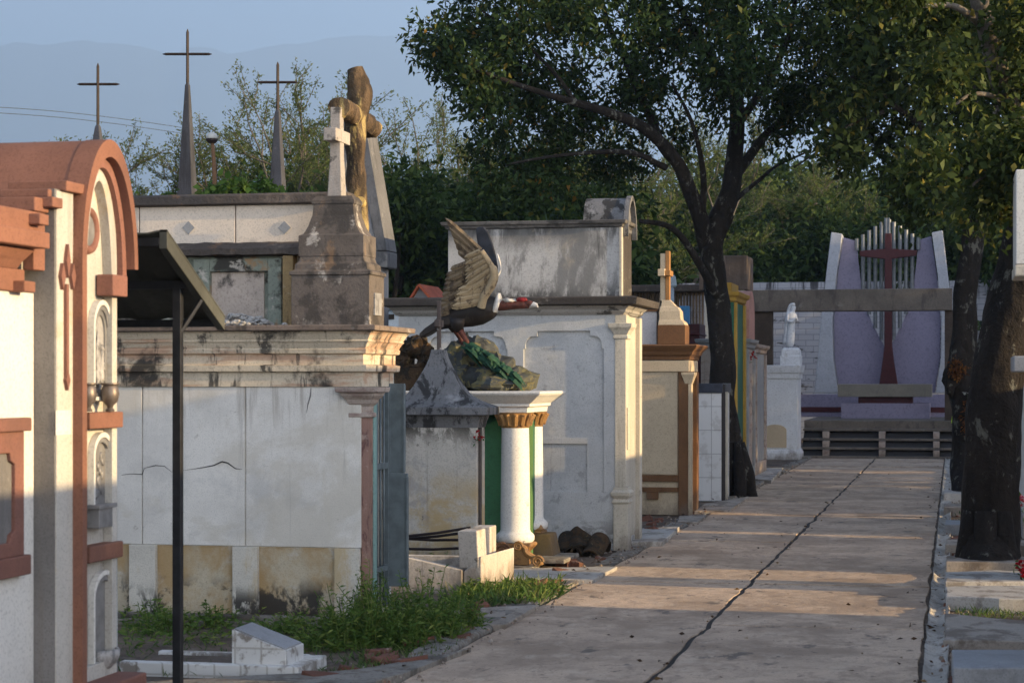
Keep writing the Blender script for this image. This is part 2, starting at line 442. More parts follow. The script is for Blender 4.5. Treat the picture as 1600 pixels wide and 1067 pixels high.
# haze: one box of pale air round the whole scene
def build_haze(density):
    t = bpy.data.materials.new('haze_air'); t.use_nodes = True; nt = t.node_tree; nt.nodes.clear()
    v = nt.nodes.new('ShaderNodeVolumePrincipled'); o = nt.nodes.new('ShaderNodeOutputMaterial')
    v.inputs['Color'].default_value = (.40, .62, 1, 1); v.inputs['Density'].default_value = density; v.inputs['Anisotropy'].default_value = 0
    nt.links.new(v.outputs[0], o.inputs['Volume'])
    h = MB().box(-12100, -300, -1.3, 320, 12100, 1760)
    ob = mk('haze', h, t); ob.data.materials[0] = t; tag(ob, kind='stuff')
# ------------------------------------------------------------------ materials of the tombs
M['terra'] = worn('terracotta_paint', (.225, .103, .067), [((.13,.065,.05), (2,2,1.2), .52, .66, .6), (GRIME, 3.2, .64, .74, .55)], .14, .8, .3, .006, 90)
M['terra_dull'] = worn('dull_red_paint', (.215, .10, .075), [((.12,.065,.05), 3, .5, .65, .5)], .12, .75, .2, .004, 80)
M['cream_rough'] = worn('cream_stucco', (.46, .435, .385), [((.27,.255,.23), (6,6,.8), .52, .66, .5), ((.40,.30,.17), (2,2,3), .58, .7, .5)], .1, .9, .4, .01, 110)
M['granite'] = worn('grey_render', (.18, .17, .16), [((.09,.085,.08), (5,5,.9), .5, .66, .6), ((.36,.34,.31), 5, .62, .72, .5)], .14, .9, .4, .01, 110)
M['white'] = worn('white_paint', (.62, .60, .55), [((.42,.38,.31), (7,7,.7), .58, .72, .4), ((.30,.26,.20), 9, .66, .76, .5)], .05, .75, .2, .005, 70)
M['relief'] = worn('cast_metal_relief', (.36, .35, .335), [((.12,.115,.11), 16, .46, .6, .7)], .2, .5, .6, .01, 80, .5)
M['plaque'] = flat('grey_plaque', (.21, .205, .20), .5, .2, .15, .4)
M['brass'] = flat('bronze_urn', (.17, .14, .12), .45, .5, .15, .2)
M['void'] = flat('dark_interior', (.018, .016, .015), .9)

def ell(y0, y1, zs, zt, n=28, full=True):
    c, h = (y0+y1)/2, (y1-y0)/2
    return [(c - h*math.cos(math.pi*i/n), zs + (zt-zs)*math.sin(math.pi*i/n)) for i in range(n+1)]

# ------------------------------------------------------------------ A: terracotta vaulted tomb at the left edge
XF = -3.60
Y_ = lambda px, X=XF: yX(px, X)
Z_ = lambda px, py, X=XF: zX(px, py, X)
A = thing('vaulted_tomb', 'terracotta and cream tomb with a barrel vault roof and arched niche front', 'tomb', (XF-.9, 7.6, 0))
Ye = Y_(187); zs = Z_(215, 424); zap = Z_(165, 221)
mk('body', MB().box(XF-1.9, 6.3, 0, XF-.14, Ye-.006, zs), M['cream_rough'], A, bevel=.004)
XW = XF - .09
zfr = Z_(62, 456)
wall = mk('wing_wall', MB().box(XW-.05, 6.3, .30, XW, Y_(85)-.004, zfr), M['white'], A)
Yp = Y_(66)
mk('ledge', MB().box(XW, 6.3, Z_(62,673), XW+.055, Y_(63), Z_(62,652)), M['terra_dull'], A, bevel=.006)
mk('ledge', MB().box(XW, 6.3, Z_(62,897), XW+.05, Y_(64), Z_(62,866)), M['terra_dull'], A, bevel=.006)
ya, yb, zb, zt = Y_(-40), Y_(44), Z_(50,846), Z_(50,707); c = .045
hole = [(ya,zb+c),(ya+c,zb+c*.3),(ya+c,zb),(yb-c,zb),(yb-c*.8,zb+c*.7),(yb,zb+c),(yb,zt-c),(yb-c*.8,zt-c*.7),(yb-c,zt),(ya+c,zt),(ya+c,zt-c*.3),(ya,zt-c)]
pf = mk('panel_frame', MB().plate([(6.3,Z_(62,866)),(Y_(58),Z_(62,866)),(Y_(58),Z_(62,673)),(6.3,Z_(62,673))], [hole], 'x', XW, XW+.035), M['terra_dull'], A, bevel=.004)
mk('panel', MB().plate(hole, [], 'x', XW, XW+.018), M['granite'], pf)
mk('plinth', MB().box(XW-.05, 6.3, 0, XW+.01, Y_(85)-.004, .30), M['granite'], A)
# stepped terracotta entablature
e = MB()
e.box(XW-.05, 6.3, zfr, XW+.02, Y_(64), Z_(62,421))
e.loft([(XW-.05,6.3,XW+.02,Y_(52),Z_(55,421)),(XW-.05,6.3,XW+.045,Y_(53),Z_(55,408)),(XW-.05,6.3,XW+.055,Y_(54),Z_(55,404)),(XW-.05,6.3,XW+.085,Y_(58),Z_(55,390))])
e.box(XW-.05, 6.3, Z_(60,389), XF+.045, Y_(62), Z_(60,364))
e.box(XW-.10, 6.3, Z_(60,364)-.001, XF-.02, Y_(74), Z_(60,330))
e.box(XW-.10, Y_(52), Z_(60,352), XF+.03, Y_(66), Z_(60,335))
e.box(XW-.10, Y_(60), Z_(70,331), XF-.015, Y_(82), Z_(70,309))
e.box(XW-.10, Y_(72), Z_(80,325), XF+.03, Y_(88), Z_(80,309))
e.box(XW-.14, Y_(80), Z_(90,309)-.001, XF-.012, Y_(113), Z_(90,297))
e.box(XW-.14, Y_(93), Z_(105,301), XF+.032, Y_(125), Z_(105,285))
e.box(XW+.0, Y_(46), Z_(62,457), XW+.07, Y_(63), Z_(62,440))
e.box(XF-.08, Y_(64), Z_(70,422), XF-.03, Y_(82)-.003, Z_(70,330))
mk('stepped_cornice', e, M['terra'], A, bevel=.005)
pil = mk('pilaster', MB().box(XF-.14, Y_(85), 0, XF, Y_(113), Z_(100,298)), M['granite'], A)
mk('pilaster_face', MB().box(XF, Y_(86), .0, XF+.006, Y_(112), Z_(100,301)), M['cream_rough'], pil)
mk('paint_patch', MB().box(XF+.0061, Y_(84.5), Z_(97,679), XF+.009, Y_(108), Z_(97,641)), M['white'], pil)
cr = MB(); XM = XF+.006
def dia(pc, yc, w, h, skew=0):
    y, z = Y_(pc), Z_(pc, yc); return cr.plate([(y-w, z),(y, z-h+skew),(y+w, z),(y, z+h+skew)], [], 'x', XM-.002, XM+.016)
cr.box(XM, Y_(97.2), Z_(99,592), XM+.014, Y_(101), Z_(99,444))
for pc, yc in ((92,432),(108,432)): dia(pc, yc, .022, .055)
dia(100, 408, .02, .07); dia(99.5, 594, .02, .042)
mk('cross_motif', cr, M['terra_dull'], pil)
# arch ring, inner ring, jamb and vault
XR = XF + .05
y0, y1 = Y_(129, XR), Y_(216, XR); zf = Z_(214,424,XR)
out_ = ell(y0, y1, zs, zap); inn = ell(y0+.045, y1-.04, zs, zap-.075)
mk('arch_ring', MB().plate(out_ + inn[::-1], [], 'x', XF-.05, XR), M['terra'], A, smooth='auto')
i1 = ell(y0+.05, y1-.042, zs-.03, zap-.078); i2 = ell(y0+.09, y1-.085, zs-.03, zap-.12)
mk('inner_ring', MB().plate(i1 + i2[::-1], [], 'x', XF-.06, XF+.012), M['terra_dull'], A, smooth='auto')
mk('jamb', MB().box(XF-.05, y0, 0, XR, y0+.046, zs), M['terra'], A)
o2 = ell(y0+.003, y1-.003, zs, zap-.003); n2 = ell(y0+.05, y1-.05, zs, zap-.08)
mk('vault', MB().plate(o2 + n2[::-1], [], 'x', XF-1.95, XF-.051), M['terra'], A, smooth='auto')
# niche front
ring = ell(Y_(137), Ye, Z_(187,424), zap-.1); ho = ell(Y_(139), Y_(179.5), Z_(180,470), Z_(160,283))
fp = [(Y_(137),.02)] + ring + [(Ye,.02)]
fh = [(Y_(139),.38)] + ho + [(Y_(179.5),.38)]
mk('niche_front', MB().plate(fp, [fh], 'x', XF-.055, XF-.012), M['cream_rough'], A, bevel=.003)
mk('niche_back', MB().plate(fp, [], 'x', XF-.13, XF-.056), M['cream_rough'], A)
XB = XF-.055
t = MB(); cyy, czz = Y_(136,XB), Z_(136,360,XB)
t.rings([[(XB + .022*math.sin(b) , cyy + (.085+.02*math.cos(b))*math.cos(a), czz + (.085+.02*math.cos(b))*math.sin(a)) for b in [2*math.pi*q/8 for q in range(8)]] for a in [2*math.pi*i/28 for i in range(29)]], caps=False)
rw = mk('round_window', t, M['terra_dull'], A, smooth=True)
mk('pane', MB().tube([(XB-.01,cyy,czz),(XB+.006,cyy,czz)], .085, 24), M['plaque'], rw)
mk('impost', MB().box(XF-.05, Y_(167), Z_(178,463), XF+.03, Y_(190), Z_(178,430)), M['terra_dull'], A, bevel=.006)
for py in (643, 846):
    mk('shelf', MB().box(XF-.056, Y_(137), Z_(180,py+25), XF+.012, Y_(189), Z_(180,py)), M['terra'], A, bevel=.006)
def niche(pt, pb, p0, p1, frame_mat, plaq_mat, steps):
    fo = None; x = XB
    w0, w1, zb, zt = Y_(p0,XB), Y_(p1,XB), Z_(p1,pb,XB), Z_(p1,pt,XB)
    for i in range(steps):
        o = [(w0,zb)] + ell(w0,w1,zt-(zt-zb)*.28,zt,18) + [(w1,zb)]
        q = .016
        h = [(w0+q,zb+q)] + ell(w0+q,w1-q,zt-(zt-zb)*.28-q*.3,zt-q*1.4,18) + [(w1-q,zb+q)]
        f = mk('niche_frame', MB().plate(o,[h],'x',XB,XB+.03-.007*i), frame_mat if i == 0 else M['plaque'], A, bevel=.002)
        fo = fo or f
        w0, w1, zb, zt = w0+q, w1-q, zb+q, zt-q*1.4
    mk('plaque', MB().plate([(w0,zb)] + ell(w0,w1,zt-(zt-zb)*.28,zt,18) + [(w1,zb)], [], 'x', XB, XB+.008), plaq_mat, fo)
    return w0, w1, zb, zt, fo
w0,w1,zb,zt,fo = niche(470, 625, 137, 166, M['white'], M['relief'], 3)
rl = MB()
for i,(u,v,a,b) in enumerate([(.3,.62,.018,.03),(.3,.42,.022,.09),(.28,.2,.02,.05),(.7,.55,.012,.016),(.7,.4,.016,.05),(.66,.22,.018,.04),(.75,.3,.012,.03)]):
    rl.blob((XB+.012, w0+(w1-w0)*u, zb+(zt-zb)*v), (.012,a,b), i, .3, 10, 7, 3)
mk('relief_figure', rl, M['relief'], fo, smooth=True)
def urn(pc, py0, py1, r, parent):
    y, za, zt = Y_(pc,XF+.012), Z_(pc,py1,XF+.012), Z_(pc,py0,XF+.012); h = zt-za
    mk('urn', MB().lathe([(r*.45,za),(r*.5,za+h*.06),(r*.3,za+h*.13),(r*.35,za+h*.2),(r*.85,za+h*.36),(r,za+h*.6),(r*.9,za+h*.82),(r*.75,za+h*.9),(r*1.05,za+h*.95),(r*1.05,za+h),(r*.8,za+h)], XF+.012, y, 20), M['brass'], A, smooth='auto')
urn(172, 598, 643, .04, A); urn(138, 598, 643, .036, A)
w0,w1,zb,zt,fo = niche(674, 800, 137, 168, M['white'], M['plaque'], 2)
rl = MB()
for i in range(9):
    rl.blob((XB+.008, w0+(w1-w0)*(.3+.45*((i*37)%10)/10), zb+(zt-zb)*(.2+.65*i/9)), (.008,.014,.02), i+20, .4, 8, 6, 3)
mk('relief_figure', rl, M['plaque'], fo, smooth=True)
mk('niche_box', MB().box(XB, Y_(152,XF), Z_(172,822), XF+.01, Y_(173,XF), Z_(172,788)).box(XB, Y_(149,XF), Z_(172,792), XF+.02, Y_(177,XF), Z_(172,786)), M['plaque'], A, bevel=.003)
w0,w1,zb,zt,fo = niche(886, 1030, 137, 174, M['white'], M['plaque'], 2)
sh = MB(); yc = Y_(156,XB); zc = Z_(156,1013,XB)
for i in range(2): pass
sh.rings([[(XB + max(0,rr*(1+.06*math.cos(9*a)))*math.sin(a)*1.0, yc + rr*(1+.06*math.cos(9*a))*math.cos(a), zc - dz) for a in [math.pi*q/24 for q in range(25)]] for rr, dz in ((.085,0),(.083,.03),(.07,.06),(.045,.085),(.015,.1))], caps=False, closed=False)
sb = mk('shell_bowl', sh, M['relief'], A, smooth=True); sm = sb.modifiers.new('thick','SOLIDIFY'); sm.thickness = .01
mk('step', MB().box(XF-.02, 6.3, 0, XF+.12, Y_(190), Z_(187,1049)), M['terra_dull'], A, bevel=.008)
mk('end_strip', MB().box(XF-.4, Ye-.005, 0, XF-.013, Ye+.004, Z_(187,868)), flat('blue_paint', (.11,.20,.25), .7), A)

# ------------------------------------------------------------------ B: black steel shelter
M['steel'] = flat('black_steel', (.022, .022, .024), .5, .3, .2, .1)
M['sheet'] = worn('dark_roof_sheet', (.085, .085, .07), [((.035,.035,.03), (3,3,.8), .5, .65, .6)], .2, .6, .2, .004, 40)
B = thing('steel_shelter', 'black steel shelter with a sloping ribbed sheet roof on a thin square post', 'shelter', (-3.66, 9.7, 0))
XE = -3.53
ya, yb = yX(262, XE), yX(352, XE); za, zb = zX(262,363,XE), zX(352,497,XE)
rf = MB(); N = 30
for s_ in (0, .012):
    pass
lo = []
for i in range(N+1):
    x = XE - 1.5*i/N; w = .010*(1 if (i % 5) in (0,1) else 0)
    lo.append([(x, ya, za+w), (x, yb, zb+w), (x, yb, zb+w-.008), (x, ya, za+w-.008)])
rf.rings(lo)
mk('roof_sheet', rf, M['sheet'], B)
for x in (XE-.002, XE-.72, XE-1.5):
    fr = MB()
    fr.rings([[(x-.04,ya,za-.075),(x,ya,za-.075),(x,ya,za+.014),(x-.04,ya,za+.014)],[(x-.04,yb,zb-.06),(x,yb,zb-.06),(x,yb,zb+.014),(x-.04,yb,zb+.014)]])
    mk('rafter', fr, M['sheet'], B, bevel=.003)
for u in (.02, .5, .97):
    pu = MB(); y, z = ya+(yb-ya)*u, za+(zb-za)*u - .01
    pu.box(XE-1.5, y-.018, z-.045, XE-.042, y+.018, z-.008)
    mk('purlin', pu, M['steel'], B)
yp = ya + (yb-ya)*.52; zp = za+(zb-za)*.52
xa, xb_ = xY(271.5, yp), xY(284.5, yp)
pole = mk('post', MB().box(xa, yp-.02, 0, xb_, yp+.02, zp-.02), M['steel'], B, bevel=.003)
mk('brace', MB().tube([(xb_-.01,yp,zp-.26),(xb_+.075,yp+.06,zp-.10)], .012, 6), M['steel'], B)
mk('post', MB().box(xa-1.25, yp-.02, 0, xb_-1.25, yp+.02, zp-.02), M['steel'], B, bevel=.003)

# ------------------------------------------------------------------ C: low tiled grave with a sloping head
def tilemat(name, base, mortar, sx, sz, grime=.8):
    t = NT(name)
    co = t.n('ShaderNodeCombineXYZ'); sp = t.n('ShaderNodeSeparateXYZ'); t.l(t.pos, sp.inputs[0])
    t.l(t.math('ADD', sp.outputs[0], sp.outputs[1]), co.inputs[0]); t.l(sp.outputs[2], co.inputs[1])
    b = t.n('ShaderNodeTexBrick'); b.offset = 0; b.inputs['Scale'].default_value = 1
    b.inputs['Brick Width'].default_value = sx; b.inputs['Row Height'].default_value = sz; b.inputs['Mortar Size'].default_value = .006
    b.inputs['Mortar Smooth'].default_value = .2
    b.inputs['Color1'].default_value = (*base,1); b.inputs['Color2'].default_value = (*[q*.93 for q in base],1); b.inputs['Mortar'].default_value = (*mortar,1)
    t.l(co.outputs[0], b.inputs['Vector'])
    n = t.noise(7, 6, .65)
    c = t.mix(t.math('MULTIPLY', t.rng(n, .50, .60), grime), b.outputs[0], (.15,.115,.085))
    return t.out(c, .35, b.outputs['Fac'], -.4, .004, spec=.5)
M['tile'] = tilemat('white_tile', (.64,.63,.60), (.42,.40,.36), .15, .15)
M['slab_grey'] = worn('grey_stone_slab', (.27,.275,.28), [((.16,.16,.16), 5, .52, .64, .5), ((.4,.4,.39), 8, .6, .7, .4)], .12, .6, .3, .005, 90, .4)
Yk = 10.52
C_ = thing('tiled_grave', 'low white tiled grave plot with a wedge shaped headstone under a grey slab', 'grave', (-4.2, 10.8, 0))
mk('kerb', MB().box(xY(186,Yk), Yk, -.02, xY(466,Yk), Yk+.07, .065).box(xY(186,Yk), Yk+.56, -.02, xY(430,Yk), Yk+.62, .05).box(xY(440,Yk)-.03, Yk+.0705, -.02, xY(466,Yk)-.001, Yk+.52, .06), M['tile'], C_, bevel=.008)
xa, xb_ = xY(362, Yk+.05), xY(447, Yk+.05); zl, zr = zY(362,983,Yk+.05), zY(447,1016,Yk+.05); y0, y1 = Yk+.05, Yk+.36
hd = mk('headstone', MB().rings([[(xa,y,.0),(xb_,y,.0),(xb_,y,zr),(xa,y,zl)] for y in (y0,y1)]), M['tile'], C_, bevel=.004)
mk('top_slab', MB().rings([[(xa+.012,y,zl-.003),(xb_-.01,y,zr+.001),(xb_-.01,y,zr+.010),(xa+.012,y,zl+.007)] for y in (y0+.012,y1-.012)]), M['slab_grey'], C_, bevel=.003)
mk('soil', MB().box(xY(190,Yk), Yk+.07, -.01, xa+.1, Yk+.56, .03), M['dirt'], C_)

# ------------------------------------------------------------------ D: big cream mausoleum
M['cream'] = worn('speckled_cream_render', (.70, .665, .60), [((.40,.39,.37), (1.6,1.6,2.4), .52, .66, .5, (1.30,.80)), ((.56,.49,.36), (5,5,.6), .56, .70, .5), ((.30,.27,.23), 10, .64, .71, .6), ((.34,.30,.25), (15,15,.7), .53, .64, .65, (1.18,1.5)), ((.5,.45,.36), (1.1,1.1,1.6), .5, .6, .5), ((.38,.35,.31), (9,9,.5), .60, .70, .6)], .10, .9, .35, .008, 130)
M['plinth'] = worn('stained_plinth', (.50, .43, .31), [((.36,.22,.075), (1.7,1.7,1.3), .46, .62, .7), ((.52,.50,.45), 3, .55, .68, .6), (GRIME, (5,5,4), .47, .56, .95, (.32,.16))], .1, .92, .45, .012, 90)
M['plinth_strip'] = worn('plinth_strip', (.58, .54, .46), [((.46,.33,.15), (3,3,1), .52, .66, .7), (GRIME, (7,7,4), .46, .55, .95, (.28,.12))], .08, .9, .5, .012, 100)
M['cornice'] = worn('stained_cornice', (.60, .51, .38), [((.40,.22,.13), (1.2,1.2,9), .48, .60, .7), (GRIME, (2.2,2.2,1.4), .53, .63, .95), ((.05,.045,.04), (10,10,1.2), .55, .63, .9)], .1, .9, .4, .01, 80)
M['roof_edge'] = worn('weathered_roof_slab', (.20, .155, .125), [((.42,.39,.35), (4,4,9), .60, .70, .8), (GRIME, 4, .52, .63, .7)], .2, .95, .6, .015, 60)
M['marble_red'] = worn('red_marble', (.30,.17,.13), [((.10,.04,.035), (14,14,5), .52, .6, .9), ((.42,.32,.26), 12, .58, .66, .6)], .15, .4, .1, .003, 120, .5)
M['capital'] = worn('capital_stone', (.40,.33,.28), [((.2,.13,.11), (4,4,12), .5, .62, .7)], .1, .85, .3, .006, 80)
M['teal'] = worn('teal_paint', (.22,.36,.33), [((.14,.2,.19), 5, .55, .66, .6)], .08, .6, .2, .004, 60)
M['gate'] = flat('grey_painted_gate', (.125,.155,.165), .55, .1, .12, .15)
YD = 12.99; X1 = xY(564, YD); X0 = -6.1; YB = 13.74
D_ = thing('cream_mausoleum', 'wide cream mausoleum with stained cornice and recessed plinth panels behind the shelter post', 'mausoleum', ((X0+X1)/2, YD, 0))
zp = zY(400,853,YD); zw = zY(400,604,YD)
w = MB(); cuts = [X0, xY(222.5,YD), xY(383.5,YD), X1]
for a, b in zip(cuts, cuts[1:]): w.box(a+(.004 if a != X0 else 0), YD, zp, b-(.004 if b != X1 else 0), YD+.06, zw)
mk('wall_panel', w, M['cream'], D_, bevel=.003)
mk('body', MB().box(X0+.002, YD+.012, 0, X1-.16, YB, zw).box(X1-.16, YD+.062, 0, X1-.002, YD+.13, zw).box(X1-.16, YB-.12, 0, X1-.002, YB, zw), M['cream'], D_)
ps = MB()
mk('plinth', MB().box(X0, YD+.004, 0, X1-.003, YD+.011, zp-.003).box(X0, YD+.0, zp-.012, X1-.003, YD+.0115, zp-.004), M['plinth'], D_)
for a, b in ((205,246),(366,405),(525,563.5)):
    mk('plinth_strip', MB().box(xY(a,YD), YD-.04, 0, xY(b,YD), YD+.0035, zp-.002), M['plinth_strip'], D_, bevel=.003)
mk('plinth_strip', MB().box(X0, YD-.04, 0, xY(150,YD), YD+.0035, zp-.002), M['plinth_strip'], D_)
mk('base_step', MB().box(X0, YD-.16, -.02, X1+.03, YD-.041, .05).box(X0, YD-.26, -.02, X1+.03, YD-.161, .022), M['kerb'], D_, bevel=.006)
zz = lambda py: zY(450, py, YD-.06)
cor = mk('cornice', MB().mould(X0, YD, X1, YB, [(-.02,zw-.002),(.012,zw),(.012,zz(582)),(.045,zz(580)),(.05,zz(571)),(.022,zz(569)),(.022,zz(554)),(.045,zz(552)),(.05,zz(546)),(.042,zz(544)),(.06,zz(536)),(.072,zz(533)),(.066,zz(531)),(.09,zz(521)),(.105,zz(518)),(.09,zz(517.5)),(-.05,zz(517))]), M['cornice'], D_, smooth=False)
sl = mk('roof_slab', MB().mould(X0, YD, X1, YB, [(.10,zz(517.2)),(.135,zz(516.8)),(.138,zz(509)),(.11,zz(508)),(-.1,zz(507.5))]), M['roof_edge'], D_, bevel=.006)
ZR = zz(507.6)
# facade side: corner pilaster, capital, jamb, opening, gate
mk('opening', MB().box(X1-.155, YD+.131, .04, X1-.15, YB-.121, zw), M['void'], D_)
pl = mk('pilaster', MB().box(X1-.001, YD+.012, .03, X1+.046, YD+.125, zw-.19), M['marble_red'], D_, bevel=.003)
mk('capital', MB().mould(X1-.04, YD+.04, X1+.02, YD+.10, [(.025,zw-.205),(.045,zw-.2),(.045,zw-.175),(.03,zw-.17),(.03,zw-.13),(.05,zw-.11),(.06,zw-.085),(.085,zw-.06),(.09,zw-.04),(.115,zw-.035),(.12,zw-.003)]), M['capital'], pl, bevel=.003)
mk('door_jamb', MB().box(X1-.04, YD+.131, .03, X1+.052, YD+.20, zw-.02), M['teal'], D_, bevel=.003)
Gt = mk('gate', MB().box(X1-.01, YD+.21, .06, X1+.02, YD+.235, zw-.03).box(X1-.01, YB-.15, .06, X1+.02, YB-.125, zw-.03).box(X1-.008, YD+.236, 1.0, X1+.018, YB-.151, 1.04).box(X1-.008, YD+.236, .3, X1+.018, YB-.151, .34), M['gate'], D_, bevel=.002)
for i in range(4):
    y = YD+.28+i*.085
    mk('bar', MB().tube([(X1+.005,y,.06),(X1+.005,y,zw-.03)], .008, 8), M['gate'], Gt, smooth=True)
YL = YB - .10
xa, xb_, xc = xY(603,YL), xY(631.5,YL), xY(636.5,YL-.04)
mk('gate_leaf', MB().box(xa, YL, zY(620,742,YL), xb_, YL+.03, zY(620,599,YL)).box(xa-.0, YL-.006, zY(620,742,YL), xa+.035, YL-.001, zY(620,599,YL)).box(xb_-.012, YL-.008, zY(620,742,YL)+.02, xb_+.004, YL+.028, zY(620,599,YL)-.01), M['gate'], D_, bevel=.003)
mk('gate_leaf', MB().box(xa+.008, YL-.04, zY(620,915,YL), xc, YL-.012, zY(620,739,YL)).box(xa+.006, YL-.047, zY(620,915,YL), xa+.03, YL-.041, zY(620,741,YL)).box(xc-.012, YL-.048, zY(620,915,YL), xc+.004, YL-.014, zY(620,744,YL)), M['gate'], D_, bevel=.003)
# a hairline crack running through the wall render
ck = MB(); pts = [(190,741),(205,740),(222,742),(226,730),(243,727),(257,729),(268,736),(292,734),(318,731),(334,726),(347,721),(356,724),(368,731),(378,733)]
ck.tube([PY(a,b,YD)+Vector((0,-.0005,.004*((i%3)-1))) for i,(a,b) in enumerate(pts)], [.0014,.002,.003,.0016,.003,.002,.0012,.001,.003,.0042,.005,.0042,.003,.001], 5)
mk('crack', ck, M['void'], D_)
ck = MB(); ck.tube([PY(a,b,YD)+Vector((0,-.0005,0)) for a,b in ((486,606),(485,618),(481,632),(479,645))], [.004,.005,.004,.001], 5)
mk('crack', ck, M['granite'], D_)
# attic: niche storey, ledge, parapet with diamond tiles, cap
M['peel'] = worn('peeling_green_plaster', (.25,.28,.23), [((.30,.19,.10), (4,4,3), .5, .58, .9), (GRIME, 3, .48, .58, .95), ((.48,.44,.38), 6, .58, .66, .8)], .15, .9, .6, .012, 60)
M['niche_pl'] = worn('niche_plaster', (.46,.39,.33), [(GRIME, (3,3,2), .52, .62, .9), ((.62,.60,.57), (4,4,3), .56, .62, .9, (2.2,2.02))], .14, .95, .6, .012, 60)
M['goldwood'] = worn('golden_stone', (.36,.25,.12), [((.12,.075,.04), (14,14,2), .46, .58, .9), ((.5,.42,.28), 9, .58, .66, .6)], .15, .85, .7, .012, 60)
M['darkledge'] = worn('sooty_ledge', (.095,.08,.07), [((.2,.16,.13), 4, .55, .66, .6), ((.22,.12,.06), 5, .6, .68, .6)], .2, .95, .9, .02, 40)
M['parapet'] = worn('parapet_render', (.64,.55,.45), [((.30,.27,.24), (3,3,5), .6, .7, .6), ((.12,.11,.10), (4,4,6), .52, .6, .9, (2.50,2.43))], .07, .9, .35, .008, 110)
YA = YD + .46; XA1 = xY(537, YA)
mk('attic_wall', MB().box(X0+.05, YA, ZR-.01, XA1, YB-.03, zY(400,400,YA)), M['peel'], D_)
nx0, nx1 = xY(330,YA-.02), xY(412,YA-.02); nzt = zY(400,425,YA)
mk('niche_panel', MB().box(nx0, YA-.012, ZR, nx1, YA-.002, nzt), M['niche_pl'], D_)
mk('attic_frame', MB().box(nx0-.12, YA-.055, ZR, nx0-.002, YA-.001, nzt+.09).box(nx1+.04, YA-.055, ZR, xY(440,YA-.05), YA-.001, nzt+.09).box(nx0-.0019, YA-.05, nzt+.002, nx1+.039, YA-.001, nzt+.09), M['peel'], D_, bevel=.006)
mk('attic_pilaster', MB().box(xY(441,YA-.09), YA-.09, ZR, xY(458,YA-.09), YA-.001, zY(440,399,YA-.09)), M['goldwood'], D_, bevel=.008)
lg = MB(); loops = []
for i in range(41):
    x = xY(270,YA) + (XA1-xY(270,YA))*i/40; j = lambda s: .012*noise.noise(Vector((x*9, s, 3)))
    loops.append([(x, YA-.001, zY(400,401,YA)+j(1)), (x, YA-.11+j(2), zY(400,399,YA)+j(3)), (x, YA-.115+j(4), zY(400,390,YA)+j(5)), (x, YA-.03+j(6), zY(400,379,YA)+j(7)), (x, YA-.001, zY(400,378,YA))])
lg.rings(loops); mk('ledge', lg, M['darkledge'], D_)
pp = MB(); cuts = [X0+.05, xY(219.5,YA), xY(369.5,YA), XA1+.01]
zc0, zc1 = zY(400,399,YA), zY(350,322,YA)
for a, b in zip(cuts, cuts[1:]): pp.box(a+.004, YA-.02, zc0, b-.004, YB-.03, zc1)
par = mk('parapet', pp, M['parapet'], D_, bevel=.003)
for pc in (295, 445):
    c0 = PY(pc, 356, YA-.02); s_ = .047
    mk('diamond_tile', MB().plate([(c0.x-s_,c0.z),(c0.x,c0.z-s_),(c0.x+s_,c0.z),(c0.x,c0.z+s_)], [], 'y', YA-.028, YA-.0205), M['slab_grey'], par, bevel=.002)
mk('parapet_cap', MB().loft([(X0+.03,YA-.05,XA1+.03,YB-.01,zc1+.001),(X0+.01,YA-.075,XA1+.05,YB+.01,zc1+.008),(X0+.01,YA-.075,XA1+.05,YB+.01,zY(350,307,YA)),(X0+.03,YA-.04,XA1+.03,YB-.02,zY(350,304,YA))]), M['darkledge'], D_, bevel=.005)
# fallen plaster on the roof
rb = MB(); rr = random.Random(7)
for i in range(70):
    px = rr.gauss(372, 30); s_ = rr.uniform(.006, .028)
    y = YD + rr.uniform(.05,.42); c0 = PY(px, 500, y)
    hgt = max(0, .10*(1-abs(px-372)/60)*((y-YD)/.42))*rr.random()
    rb.blob((c0.x, y, ZR+s_*.5+hgt), (s_*1.4, s_, s_*.7), i, .3, 7, 5)
tag(mk('plaster_rubble', rb, worn('broken_plaster', (.50,.48,.45), [(GRIME, 14, .52, .6, .8)], .2, .95, .5, .01, 60)), kind='stuff')

# ------------------------------------------------------------------ E: pedestal cross and the log cross on that roof
M['pedestal'] = worn('mottled_pedestal', (.125,.105,.09), [((.44,.40,.35), (5,5,4), .57, .64, .8), ((.045,.04,.036), 4, .49, .60, .8), ((.28,.17,.09), 3, .58, .68, .5)], .2, .92, .6, .012, 60)
Yp0 = YD + .06; Yp1 = Yp0 + .36; pxr = lambda a, b: (xY(a,Yp0), xY(b,Yp0))
zp_ = lambda py: zY(516, py, Yp0)
E_ = thing('pedestal_cross', 'pale stone cross on a dark mottled stepped pedestal standing on the mausoleum roof', 'cross', ((xY(455,Yp0)+xY(577,Yp0))/2, Yp0+.18, ZR))
xa, xb_ = pxr(455, 577)
def rect(a, b, py, ins): return (xY(a,Yp0), Yp0+ins, xY(b,Yp0), Yp1-ins, zp_(py))
pd = mk('pedestal', MB().loft([(xa,Yp0,xb_,Yp1,ZR),(xa,Yp0,xb_,Yp1,zp_(430)),(xa-.012,Yp0-.012,xb_+.012,Yp1+.012,zp_(429)),(xa-.012,Yp0-.012,xb_+.012,Yp1+.012,zp_(424)),
   rect(459,573,421,.012),rect(460,572,412,.012),rect(464,567,408,.03),rect(466,565,400,.035),rect(464,566,399.5,.03),rect(464,566,367,.03),rect(471,560,364,.045),rect(477,553,352,.06),rect(482,548,335,.08),rect(484,546,318,.085),rect(481,548,316,.08),rect(481,548,311,.08),rect(487,543,304,.10)]), M['pedestal'], E_, bevel=.006)
